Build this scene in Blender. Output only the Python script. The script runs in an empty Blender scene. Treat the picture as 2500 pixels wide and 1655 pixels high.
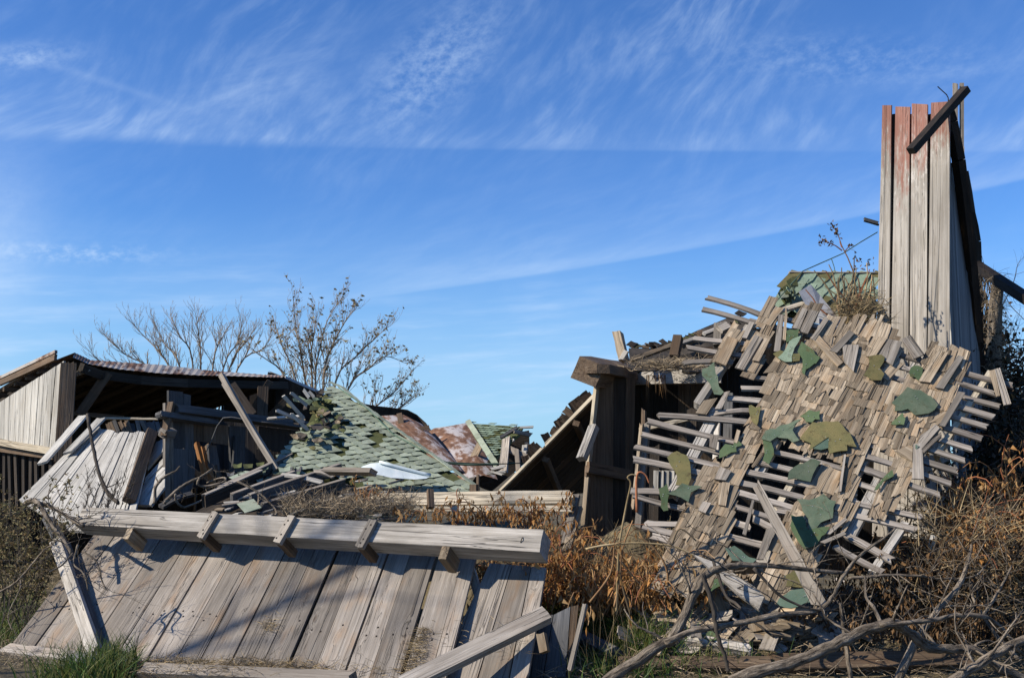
import bpy, math, random
from math import sin, cos, atan, atan2, asin, pi, radians, exp, sqrt
from mathutils import Vector, Matrix, noise
random.seed(7)
sc = bpy.context.scene
col = sc.collection
V = Vector

# ------------------------------------------------------------------ camera
FPX, HOR, CAMZ = 2680.0, 1150.0, 1.6
PITCH = atan((HOR - 827.5) / FPX)
CAM = V((0, 0, CAMZ))
cd = bpy.data.cameras.new('camera')
cd.sensor_width = 36.0
cd.lens = 36.0 * FPX / 2500.0
cd.clip_end = 6000
co = bpy.data.objects.new('camera', cd)
col.objects.link(co)
co.location = CAM
co.rotation_euler = (pi / 2 + PITCH, 0, 0)
sc.camera = co

def ray(px, py):
    x = (px - 1250.0) / FPX
    z = -(py - 827.5) / FPX
    return V((x, cos(PITCH) - z * sin(PITCH), sin(PITCH) + z * cos(PITCH)))

def at(px, py, Y):
    r = ray(px, py)
    return CAM + r * (Y / r.y)

# ------------------------------------------------------------------ light
SUN_AZ, SUN_EL = 74.0, 34.0        # degrees to the left of straight-behind the camera, height
TOSUN = V((-sin(radians(SUN_AZ)) * cos(radians(SUN_EL)), -cos(radians(SUN_AZ)) * cos(radians(SUN_EL)), sin(radians(SUN_EL))))
sd = bpy.data.lights.new('sun', 'SUN')
sd.energy = 5.0
sd.angle = radians(0.55)
sd.color = (1.0, 0.90, 0.755)
so = bpy.data.objects.new('sun', sd)
col.objects.link(so)
so.rotation_euler = (-TOSUN).to_track_quat('-Z', 'Y').to_euler()
so.location = TOSUN * 30
sc.view_settings.view_transform = 'Standard'
sc.view_settings.look = 'None'
sc.view_settings.gamma = 1.0
sc.view_settings.exposure = 0.55
sc.view_settings.use_curve_mapping = False

# ------------------------------------------------------------------ node helpers
class X:
    """a float socket with arithmetic"""
    tree = None
    def __init__(s, k): s.k = k
    @staticmethod
    def op(o, *a, clamp=False):
        n = X.tree.nodes.new('ShaderNodeMath'); n.operation = o; n.use_clamp = clamp
        for i, q in enumerate(a):
            if isinstance(q, X): X.tree.links.new(q.k, n.inputs[i])
            else: n.inputs[i].default_value = q
        return X(n.outputs[0])
    def __add__(s, o): return X.op('ADD', s, o)
    __radd__ = __add__
    def __sub__(s, o): return X.op('SUBTRACT', s, o)
    def __rsub__(s, o): return X.op('SUBTRACT', o, s)
    def __mul__(s, o): return X.op('MULTIPLY', s, o)
    __rmul__ = __mul__
    def __truediv__(s, o): return X.op('DIVIDE', s, o)
    def ss(s, a, b, lo=0.0, hi=1.0):
        n = X.tree.nodes.new('ShaderNodeMapRange'); n.interpolation_type = 'SMOOTHSTEP'
        X.tree.links.new(s.k, n.inputs[0])
        for i, q in enumerate((a, b, lo, hi)): n.inputs[i + 1].default_value = q
        return X(n.outputs[0])
    def lin(s, a, b, lo=0.0, hi=1.0):
        n = X.tree.nodes.new('ShaderNodeMapRange')
        X.tree.links.new(s.k, n.inputs[0])
        for i, q in enumerate((a, b, lo, hi)): n.inputs[i + 1].default_value = q
        return X(n.outputs[0])

def xyz(x, y, z=0.0):
    n = X.tree.nodes.new('ShaderNodeCombineXYZ')
    for i, q in enumerate((x, y, z)):
        if isinstance(q, X): X.tree.links.new(q.k, n.inputs[i])
        else: n.inputs[i].default_value = q
    return n.outputs[0]

def noise_n(vec, scale, detail=4.0, rough=0.55, dist=0.0):
    n = X.tree.nodes.new('ShaderNodeTexNoise')
    X.tree.links.new(vec, n.inputs['Vector'])
    n.inputs['Scale'].default_value = scale
    n.inputs['Detail'].default_value = detail
    n.inputs['Roughness'].default_value = rough
    n.inputs['Distortion'].default_value = dist
    return X(n.outputs['Fac'])

def mixc(fac, a, b, mode='MIX'):
    n = X.tree.nodes.new('ShaderNodeMix'); n.data_type = 'RGBA'; n.blend_type = mode
    n.clamp_factor = True
    if isinstance(fac, X): X.tree.links.new(fac.k, n.inputs[0])
    else: n.inputs[0].default_value = fac
    for i, q in ((6, a), (7, b)):
        if isinstance(q, (tuple, list)): n.inputs[i].default_value = (*q[:3], 1)
        else: X.tree.links.new(q, n.inputs[i])
    return n.outputs[2]

# ------------------------------------------------------------------ sky
world = bpy.data.worlds.new('World')
sc.world = world
world.use_nodes = True
X.tree = nt = world.node_tree
nt.nodes.clear()
outw = nt.nodes.new('ShaderNodeOutputWorld')
bg = nt.nodes.new('ShaderNodeBackground')
sky = nt.nodes.new('ShaderNodeTexSky')
sky.sky_type = 'NISHITA'
sky.sun_disc = False
sky.sun_elevation = radians(SUN_EL)
sky.sun_rotation = atan2(TOSUN.x, TOSUN.y)
sky.air_density = 1.0
sky.dust_density = 0.25
sky.ozone_density = 2.6
sky.altitude = 200
tc = nt.nodes.new('ShaderNodeTexCoord')
sp = nt.nodes.new('ShaderNodeSeparateXYZ')
nt.links.new(tc.outputs['Generated'], sp.inputs[0])
dx, dy, dz = (X(sp.outputs[i]) for i in range(3))
AZ = X.op('ARCTAN2', dx, dy) * (180 / pi)
EL = X.op('ARCSINE', dz) * (180 / pi)

def azel(px, py):
    r = ray(px, py).normalized()
    return math.degrees(atan2(r.x, r.y)), math.degrees(asin(r.z))

def quad(p):
    (x0, y0), (x1, y1), (x2, y2) = [azel(*q) for q in p]
    d = (x0 - x1) * (x0 - x2) * (x1 - x2)
    a = (x2 * (y1 - y0) + x1 * (y0 - y2) + x0 * (y2 - y1)) / d
    b = (x2 * x2 * (y0 - y1) + x1 * x1 * (y2 - y0) + x0 * x0 * (y1 - y2)) / d
    c = y0 - a * x0 * x0 - b * x0
    return AZ * AZ * a + AZ * b + c

warp = (noise_n(xyz(AZ, EL * 1.4), 0.085, 2.0, 0.4) - 0.5)
warp2 = (noise_n(xyz(AZ + 40.0, EL * 1.5), 0.9, 1.0) - 0.5)
def streaks(ang, along, across, seed, curl=2.0):
    ca, sa = cos(radians(ang)), sin(radians(ang))
    a_ = AZ + warp * curl * 1.6 + warp2 * 0.10
    e_ = EL + warp2 * 0.15
    s_ = a_ * ca + e_ * sa
    t_ = e_ * ca - a_ * sa
    return noise_n(xyz(s_ * along + seed, t_ * across, seed * 1.7), 1.0, 4.5, 0.6)
s1 = streaks(46, 0.36, 1.15, 3.0, 4.0).ss(0.32, 0.90)
s2 = streaks(18, 0.24, 1.15, 11.0, 3.0).ss(0.32, 0.90)
s3 = streaks(4, 0.12, 1.0, 23.0, 2.0).ss(0.42, 0.85)
patch = noise_n(xyz(AZ * 0.8, EL), 0.16, 3.0).ss(0.34, 0.68)
fine = noise_n(xyz(AZ + EL * 0.5, EL * 1.5 - AZ * 0.5), 1.3, 4.5, 0.64)

def band(p, sharp, hgt, power=1.0):
    d = EL - quad(p)
    up = X.op('MAXIMUM', d, 0.0)
    fade = X.op('POWER', 2.718, up * (-1.0 / hgt))
    return d.ss(-sharp * 0.3, sharp) * fade
def win(a, b, soft):
    return AZ.ss(a - soft, a + soft) * (1.0 - AZ.ss(b - soft, b + soft))
def blob(px, py, rx, ry, rot=0.0):
    a0, e0 = azel(px, py)
    u = AZ - a0; w = EL - e0
    ca, sa = cos(radians(rot)), sin(radians(rot))
    p = (u * ca + w * sa) / rx; q = (w * ca - u * sa) / ry
    r2 = p * p + q * q
    return X.op('POWER', 2.718, r2 * -1.0)
cl = band([(0, 345), (1000, 364), (2200, 372)], 0.5, 2.6) * (s1 * 0.75 + 0.16) * (patch * 0.75 + 0.25) * 0.40
cl = cl + band([(0, 345), (1000, 364), (2200, 372)], 0.16, 0.5) * win(-6, 60, 9) * 0.10 * (patch * 0.8 + 0.4)
cl = cl + band([(0, 338), (400, 348), (800, 372)], 0.6, 1.5) * (s1 * 0.8 + 0.25) * (1.0 - AZ.ss(-18, -6)) * 0.42
cl = cl + band([(850, 735), (1500, 642), (2500, 440)], 0.35, 3.2) * (s2 * 0.6 + 0.3) * AZ.ss(-22, -2) * 0.34
cl = cl + band([(850, 735), (1500, 642), (2500, 440)], 0.14, 0.5) * win(-8, 60, 5) * 0.13
cl = cl + blob(1060, 165, 3.6, 1.7, 38) * (fine.ss(0.3, 0.75) * 0.7 + s1 * 0.3) * 0.48
cl = cl + blob(600, 220, 5.5, 1.2, 25) * (s2 * 0.7 + 0.1) * 0.4
cl = cl + blob(2050, 150, 7.0, 1.1, -8) * (fine.ss(0.35, 0.8) * 0.6 + s3 * 0.5) * 0.34
cl = cl + blob(1640, 60, 6.0, 2.0, 20) * s1 * 0.30
cl = cl + blob(60, 140, 2.2, 0.55, 12) * (fine.ss(0.2, 0.8)) * 0.4
cl = cl + blob(190, 618, 3.6, 0.42, 3) * (s3 * 0.5 + fine.ss(0.4, 0.7) * 0.6) * 0.62
cl = cl + blob(-60, 620, 2.6, 5.0, -14) * (fine * 0.5 + 0.35) * 0.55
cl = cl + blob(270, 205, 4.2, 0.20, -12) * (fine * 0.6 + 0.3) * 0.13
cl = cl + EL.ss(0, 4) * (1.0 - EL.ss(6, 13)) * (s3 * 0.9 + 0.12) * (patch * 0.6 + 0.4) * 0.66
cl = cl + blob(1180, 930, 9.5, 2.0, 4) * (s3 * 0.7 + 0.35) * 0.34
cl = cl + EL.ss(4, 20) * patch * s1 * 0.14
cl = X.op('MINIMUM', cl, 0.8)
grade = mixc(1.0, sky.outputs[0], (0.66, 1.16, 1.86), 'MULTIPLY')
low = mixc(EL.ss(-2, 15, 0.80, 0.0), grade, (4.6, 7.9, 10.4))
skyc = mixc(cl, low, (7.4, 9.4, 12.2))
nt.links.new(skyc, bg.inputs['Color'])
bg.inputs['Strength'].default_value = 0.0605
nt.links.new(bg.outputs[0], outw.inputs[0])
world.cycles.sampling_method = 'MANUAL'
world.cycles.sample_map_resolution = 256
sc.cycles.max_bounces = 5
sc.cycles.diffuse_bounces = 3

# ------------------------------------------------------------------ materials
MAT = {}
def new_mat(name):
    m = bpy.data.materials.new(name)
    m.use_nodes = True
    X.tree = m.node_tree
    b = m.node_tree.nodes['Principled BSDF']
    b.inputs['Specular IOR Level'].default_value = 0.2
    MAT[name] = m
    return m, m.node_tree, b

def attr(name):
    n = X.tree.nodes.new('ShaderNodeAttribute'); n.attribute_name = name
    return n

def wcoord():
    a = attr('wc')
    oi = X.tree.nodes.new('ShaderNodeObjectInfo')
    r = X(oi.outputs['Random'])
    n = X.tree.nodes.new('ShaderNodeVectorMath'); n.operation = 'ADD'
    X.tree.links.new(a.outputs['Vector'], n.inputs[0])
    X.tree.links.new(xyz(r * 37.0, r * 19.0, r * 53.0), n.inputs[1])
    return n.outputs[0], r

def scaled(vec, s):
    n = X.tree.nodes.new('ShaderNodeVectorMath'); n.operation = 'MULTIPLY'
    X.tree.links.new(vec, n.inputs[0]); n.inputs[1].default_value = s
    return n.outputs[0]

def tone_x(r):
    t = X(attr('tone').outputs['Fac'])
    q = t + r * 0.618
    return X.op('FRACT', q)

def bump(b, h, dist, strength=0.6):
    n = X.tree.nodes.new('ShaderNodeBump')
    n.inputs['Strength'].default_value = strength
    n.inputs['Distance'].default_value = dist
    X.tree.links.new(h.k, n.inputs['Height'])
    X.tree.links.new(n.outputs[0], b.inputs['Normal'])

def wood(name, dark, mid, light, stain, stain_amt=0.5, vary=0.35, crack=0.55, knots=False, rust=None):
    m, t, b = new_mat(name)
    wc, r = wcoord()
    tone = tone_x(r)
    big = noise_n(scaled(wc, (0.9, 5.0, 5.0)), 1.0, 3.0)
    wv = scaled(wc, (1.0, 1.0, 1.0))
    if knots:
        # growth rings bend round a few knots
        vo = t.nodes.new('ShaderNodeTexVoronoi'); vo.inputs['Scale'].default_value = 1.0
        t.links.new(scaled(wc, (1.3, 4.0, 4.0)), vo.inputs['Vector'])
        kd = X(vo.outputs['Distance'])
        kn = 1.0 - kd.ss(0.04, 0.30)
        core = 1.0 - kd.ss(0.02, 0.085)
        off = kn * 0.05
        sx = t.nodes.new('ShaderNodeSeparateXYZ'); t.links.new(wc, sx.inputs[0])
        wv = xyz(X(sx.outputs[0]), X(sx.outputs[1]) + off, X(sx.outputs[2]) + off)
    streak = noise_n(scaled(wv, (0.75, 34.0, 34.0)), 1.0, 5.0, 0.62)
    grain = noise_n(scaled(wv, (1.6, 75.0, 75.0)), 1.0, 3.0, 0.65)
    blot = noise_n(scaled(wc, (2.2, 6.0, 6.0)), 1.0, 4.0)
    c = mixc(streak.ss(0.26, 0.46, 0.0, 1.0) * 0.65 + 0.35, dark, mid)
    c = mixc(streak.ss(0.48, 0.76), c, light)
    c = mixc(blot.ss(0.48, 0.75) * stain_amt, c, stain)
    c = mixc(grain.ss(0.5, 0.7) * 0.45, c, light)
    c = mixc((1.0 - grain.ss(0.30, 0.48)) * 0.55, c, dark)
    wth = noise_n(scaled(wc, (1.6, 9.0, 9.0)), 1.0, 5.0, 0.65)
    c = mixc(wth.ss(0.40, 0.64) * 0.5, c, dark)
    cr = noise_n(scaled(wv, (0.45, 13.0, 13.0)), 1.0, 4.0, 0.6, 0.2)
    crk = (1.0 - (X.op('ABSOLUTE', cr - 0.5)).ss(0.0, 0.012)) * big.ss(0.45, 0.6)
    c = mixc(crk * crack, c, (0.025, 0.02, 0.016))
    cr2 = noise_n(scaled(wv, (0.10, 7.0, 7.0)), 1.0, 2.5, 0.5, 0.08)
    ck2 = (1.0 - (X.op('ABSOLUTE', cr2 - 0.47)).ss(0.003, 0.012)) * noise_n(scaled(wc, (0.4, 2.5, 2.5)), 1.0, 1.0).ss(0.44, 0.56)
    c = mixc(ck2 * crack, c, (0.03, 0.024, 0.018))
    if knots:
        c = mixc(core * 0.6, c, (0.09, 0.06, 0.04))
    if rust:
        zp = X(attr('paint').outputs['Fac'])
        pn = noise_n(scaled(wc, (5.0, 16.0, 16.0)), 1.0, 5.0, 0.7)
        pf = noise_n(scaled(wc, (1.6, 26.0, 26.0)), 1.0, 4.0, 0.7)
        pm = (zp * 1.15 + (pn - 0.5) * 1.5 + (pf - 0.5) * 1.3).ss(0.38, 0.95)
        wn = noise_n(scaled(wc, (9.0, 30.0, 30.0)), 1.0, 4.0, 0.7)
        c = mixc((zp * 2.2).ss(0.2, 1.0) * (wn + big * 0.5).ss(0.74, 0.86) * 0.85, c, (0.62, 0.58, 0.53))
        c = mixc(pm * 0.9, c, rust)
    sc_ = tone.lin(0.0, 1.0, 0.81 * (1.0 - vary), 0.81 * (1.0 + vary))
    sc_ = sc_ * big.lin(0.25, 0.75, 0.8, 1.2)
    c = mixc(1.0, c, xyz(sc_, sc_, sc_), 'MULTIPLY')
    t.links.new(c, b.inputs['Base Color'])
    b.inputs['Roughness'].default_value = 0.85
    bump(b, streak * 0.7 + grain * 0.3 - crk * 1.2 - ck2, 0.012, 0.75)
    return m

wood('grey_wood', (0.14, 0.12, 0.098), (0.32, 0.285, 0.24), (0.48, 0.44, 0.385), (0.30, 0.21, 0.14), 0.35)
wood('panel_wood', (0.15, 0.133, 0.115), (0.25, 0.222, 0.19), (0.37, 0.335, 0.295), (0.27, 0.18, 0.11), 0.8, 0.30, 0.5, True)
wood('pale_wood', (0.20, 0.182, 0.155), (0.46, 0.43, 0.385), (0.67, 0.635, 0.575), (0.33, 0.29, 0.23), 0.5, 0.18, 0.9)
wood('cream_wood', (0.34, 0.29, 0.21), (0.56, 0.49, 0.37), (0.70, 0.63, 0.50), (0.42, 0.33, 0.22), 0.4, 0.15, 0.5)
wood('lath_wood', (0.12, 0.10, 0.085), (0.35, 0.31, 0.265), (0.56, 0.51, 0.45), (0.15, 0.125, 0.10), 0.6, 0.25, 0.6)
wood('shingle_wood', (0.13, 0.098, 0.066), (0.32, 0.255, 0.178), (0.46, 0.39, 0.29), (0.37, 0.235, 0.12), 0.8, 0.48, 0.8)
wood('brown_wood', (0.06, 0.042, 0.029), (0.145, 0.102, 0.068), (0.21, 0.16, 0.11), (0.16, 0.09, 0.045), 0.6, 0.3)
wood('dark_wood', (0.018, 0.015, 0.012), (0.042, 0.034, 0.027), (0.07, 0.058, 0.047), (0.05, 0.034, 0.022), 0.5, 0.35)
wood('slate_wood', (0.05, 0.052, 0.055), (0.10, 0.102, 0.105), (0.17, 0.17, 0.17), (0.09, 0.075, 0.06), 0.5, 0.3)
wood('siding_wood', (0.27, 0.26, 0.235), (0.50, 0.485, 0.44), (0.66, 0.64, 0.59), (0.40, 0.35, 0.27), 0.4, 0.2, 0.8)
wood('tower_wood', (0.25, 0.225, 0.19), (0.43, 0.395, 0.345), (0.54, 0.505, 0.45), (0.34, 0.30, 0.24), 0.5, 0.14, 0.3, False, (0.30, 0.13, 0.095))
wood('orange_wood', (0.22, 0.09, 0.03), (0.42, 0.20, 0.075), (0.55, 0.30, 0.13), (0.30, 0.12, 0.04), 0.5, 0.3)

def simple(name, cols, scale=(8, 8, 8), rough=0.9, vary=0.3, bscale=None, bdist=0.01, spec=0.2, tonecol=None, trans=0.0):
    m, t, b = new_mat(name)
    wc, r = wcoord()
    tone = tone_x(r)
    n1 = noise_n(scaled(wc, scale), 1.0, 5.0, 0.6)
    c = mixc(n1.ss(0.3, 0.55), cols[0], cols[1])
    c = mixc(n1.ss(0.5, 0.75), c, cols[2])
    if tonecol:
        c = mixc(tone.ss(0.45, 0.7), c, tonecol)
    s_ = X.op('FRACT', tone * 7.13).lin(0, 1, .84 * (1 - vary), .84 * (1 + vary))
    c = mixc(1.0, c, xyz(s_, s_, s_), 'MULTIPLY')
    t.links.new(c, b.inputs['Base Color'])
    b.inputs['Roughness'].default_value = rough
    b.inputs['Specular IOR Level'].default_value = spec
    if bscale:
        bump(b, noise_n(scaled(wc, bscale), 1.0, 4.0, 0.65), bdist, 0.8)
    if trans:
        tr = t.nodes.new('ShaderNodeBsdfTranslucent'); t.links.new(c, tr.inputs[0])
        mx = t.nodes.new('ShaderNodeMixShader'); mx.inputs[0].default_value = trans
        t.links.new(b.outputs[0], mx.inputs[1]); t.links.new(tr.outputs[0], mx.inputs[2])
        t.links.new(mx.outputs[0], t.nodes['Material Output'].inputs[0])
    return m

def asphalt(name, a, c2, speck, vary=0.2, edge=(0.1, 0.11, 0.07), worn=0.5):
    m, t, b = new_mat(name)
    wc, r = wcoord()
    tone = tone_x(r)
    n1 = noise_n(scaled(wc, (7, 7, 7)), 1.0, 4.0)
    g = noise_n(scaled(wc, (170, 170, 170)), 1.0, 2.0, 0.7)
    c = mixc(n1.ss(0.3, 0.7), a, c2)
    c = mixc(g.ss(0.5, 0.75) * 0.6, c, speck)
    w = noise_n(scaled(wc, (13, 13, 13)), 1.0, 5.0, 0.7)
    c = mixc(w.ss(0.56, 0.66) * worn, c, edge)
    w2 = noise_n(scaled(wc, (42, 42, 42)), 1.0, 4.0, 0.75)
    c = mixc(w2.ss(0.55, 0.70) * 0.55, c, edge)
    s_ = tone.lin(0, 1, .84 * (1 - vary), .84 * (1 + vary))
    c = mixc(1.0, c, xyz(s_, s_, s_), 'MULTIPLY')
    t.links.new(c, b.inputs['Base Color'])
    b.inputs['Roughness'].default_value = 0.9
    bump(b, g + n1 * 2.0, 0.004, 0.7)

asphalt('green_shingle', (0.225, 0.27, 0.20), (0.30, 0.34, 0.265), (0.38, 0.41, 0.34), 0.26, (0.13, 0.13, 0.09), 0.6)
asphalt('pale_green_shingle', (0.20, 0.275, 0.195), (0.27, 0.345, 0.25), (0.36, 0.42, 0.33), 0.28)
asphalt('deep_green_felt', (0.066, 0.108, 0.052), (0.10, 0.142, 0.07), (0.135, 0.175, 0.105), 0.25, (0.095, 0.085, 0.038), 0.8)
asphalt('blue_green_felt', (0.075, 0.115, 0.075), (0.125, 0.155, 0.105), (0.19, 0.22, 0.165), 0.25, (0.075, 0.08, 0.045), .7)
asphalt('olive_felt', (0.12, 0.118, 0.05), (0.175, 0.148, 0.062), (0.22, 0.19, 0.10), 0.2, (0.075, 0.06, 0.03), .8)
asphalt('moss_felt', (0.07, 0.085, 0.03), (0.11, 0.12, 0.045), (0.16, 0.16, 0.08), 0.35, (0.03, 0.03, 0.02))
asphalt('teal_felt', (0.065, 0.11, 0.082), (0.10, 0.15, 0.115), (0.16, 0.21, 0.17), 0.25)
simple('tar_paper', ((0.035, 0.03, 0.026), (0.075, 0.065, 0.055), (0.13, 0.11, 0.095)), (5, 5, 5), 0.9, 0.3, (30, 30, 30), 0.01)
simple('ground_soil', ((0.05, 0.042, 0.025), (0.12, 0.098, 0.058), (0.20, 0.165, 0.095)), (1.3, 1.3, 1.3), 0.95, 0.0, (14, 14, 14), 0.05)
simple('bark', ((0.05, 0.04, 0.03), (0.22, 0.182, 0.14), (0.42, 0.36, 0.285)), (9, 38, 38), 0.9, 0.2, (10, 45, 45), 0.05)
simple('dark_bark', ((0.03, 0.026, 0.022), (0.07, 0.06, 0.05), (0.13, 0.11, 0.09)), (9, 30, 30), 0.9, 0.2, (12, 60, 60), 0.01)
simple('tree_bark', ((0.20, 0.155, 0.11), (0.30, 0.235, 0.17), (0.42, 0.34, 0.25)), (3, 9, 9), 0.9, 0.2)
simple('dry_leaf', ((0.24, 0.11, 0.035), (0.48, 0.245, 0.08), (0.66, 0.40, 0.165)), (9, 9, 9), 0.8, 0.5, None, 0, 0.2, (0.46, 0.30, 0.14), 0.4)
simple('dead_leaf', ((0.07, 0.042, 0.022), (0.17, 0.098, 0.045), (0.30, 0.175, 0.075)), (9, 9, 9), 0.85, 0.55, None, 0, 0.2, (0.10, 0.062, 0.032), 0.15)
simple('vine_stem', ((0.20, 0.105, 0.05), (0.36, 0.21, 0.10), (0.50, 0.34, 0.18)), (4, 20, 20), 0.75, 0.4, None, 0, 0.2, (0.27, 0.105, 0.05))
simple('straw', ((0.22, 0.16, 0.08), (0.38, 0.29, 0.16), (0.52, 0.42, 0.26)), (5, 5, 5), 0.85, 0.45, None, 0, 0.2, (0.20, 0.155, 0.10), 0.15)
simple('grey_straw', ((0.16, 0.125, 0.08), (0.31, 0.245, 0.165), (0.45, 0.37, 0.26)), (5, 5, 5), 0.9, 0.45)
simple('green_grass', ((0.028, 0.06, 0.012), (0.055, 0.115, 0.02), (0.11, 0.19, 0.04)), (4, 4, 4), 0.6, 0.5, None, 0, 0.3, (0.16, 0.17, 0.05), 0.3)
simple('weed_leaf', ((0.15, 0.135, 0.06), (0.25, 0.22, 0.105), (0.36, 0.30, 0.16)), (6, 6, 6), 0.85, 0.5, None, 0, 0.2, (0.23, 0.17, 0.09), 0.2)
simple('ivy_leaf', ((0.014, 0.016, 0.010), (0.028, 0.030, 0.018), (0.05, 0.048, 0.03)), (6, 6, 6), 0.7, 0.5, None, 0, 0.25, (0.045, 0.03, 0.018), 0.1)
simple('tree_leaf', ((0.16, 0.13, 0.05), (0.28, 0.22, 0.09), (0.38, 0.31, 0.14)), (6, 6, 6), 0.8, 0.4, None, 0, 0.2, (0.20, 0.16, 0.08), 0.3)
simple('black_iron', ((0.010, 0.008, 0.007), (0.020, 0.016, 0.013), (0.045, 0.032, 0.022)), (6, 20, 20), 0.7, 0.2)
simple('burnt_timber', ((0.012, 0.009, 0.007), (0.035, 0.022, 0.014), (0.20, 0.09, 0.03)), (1.4, 9, 9), 0.8, 0.2, (8, 60, 60), 0.01)
simple('green_wire', ((0.05, 0.10, 0.07), (0.08, 0.14, 0.10), (0.12, 0.18, 0.13)), (6, 6, 6), 0.6, 0.2)
simple('grey_wire', ((0.05, 0.05, 0.05), (0.10, 0.10, 0.10), (0.16, 0.16, 0.16)), (6, 6, 6), 0.6, 0.2)
simple('pale_pvc', ((0.50, 0.58, 0.60), (0.62, 0.70, 0.71), (0.74, 0.79, 0.79)), (2, 9, 9), 0.45, 0.05, None, 0, 0.4)
simple('grey_tin', ((0.20, 0.21, 0.23), (0.33, 0.34, 0.36), (0.44, 0.45, 0.47)), (3, 3, 3), 0.55, 0.1, (12, 12, 12), 0.006, 0.4)
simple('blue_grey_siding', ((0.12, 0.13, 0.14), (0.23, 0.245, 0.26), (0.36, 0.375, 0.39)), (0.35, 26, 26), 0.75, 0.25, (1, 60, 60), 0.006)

def rust(name, grey, amt):
    m, t, b = new_mat(name)
    wc, r = wcoord()
    n1 = noise_n(scaled(wc, (0.9, 2.6, 2.6)), 1.0, 6.0, 0.65)
    n2 = noise_n(scaled(wc, (5, 12, 12)), 1.0, 4.0, 0.6)
    c = mixc(n2.ss(0.3, 0.7), (0.085, 0.045, 0.028), (0.20, 0.11, 0.065))
    c = mixc((n1 + (n2 - 0.5) * 0.4).ss(amt - 0.06, amt + 0.08), c, grey)
    t.links.new(c, b.inputs['Base Color'])
    b.inputs['Roughness'].default_value = 0.75
    bump(b, n2, 0.006, 0.5)
rust('rusty_roof', (0.34, 0.31, 0.28), 0.46)
rust('rusty_sheet', (0.33, 0.31, 0.31), 0.54)

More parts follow.
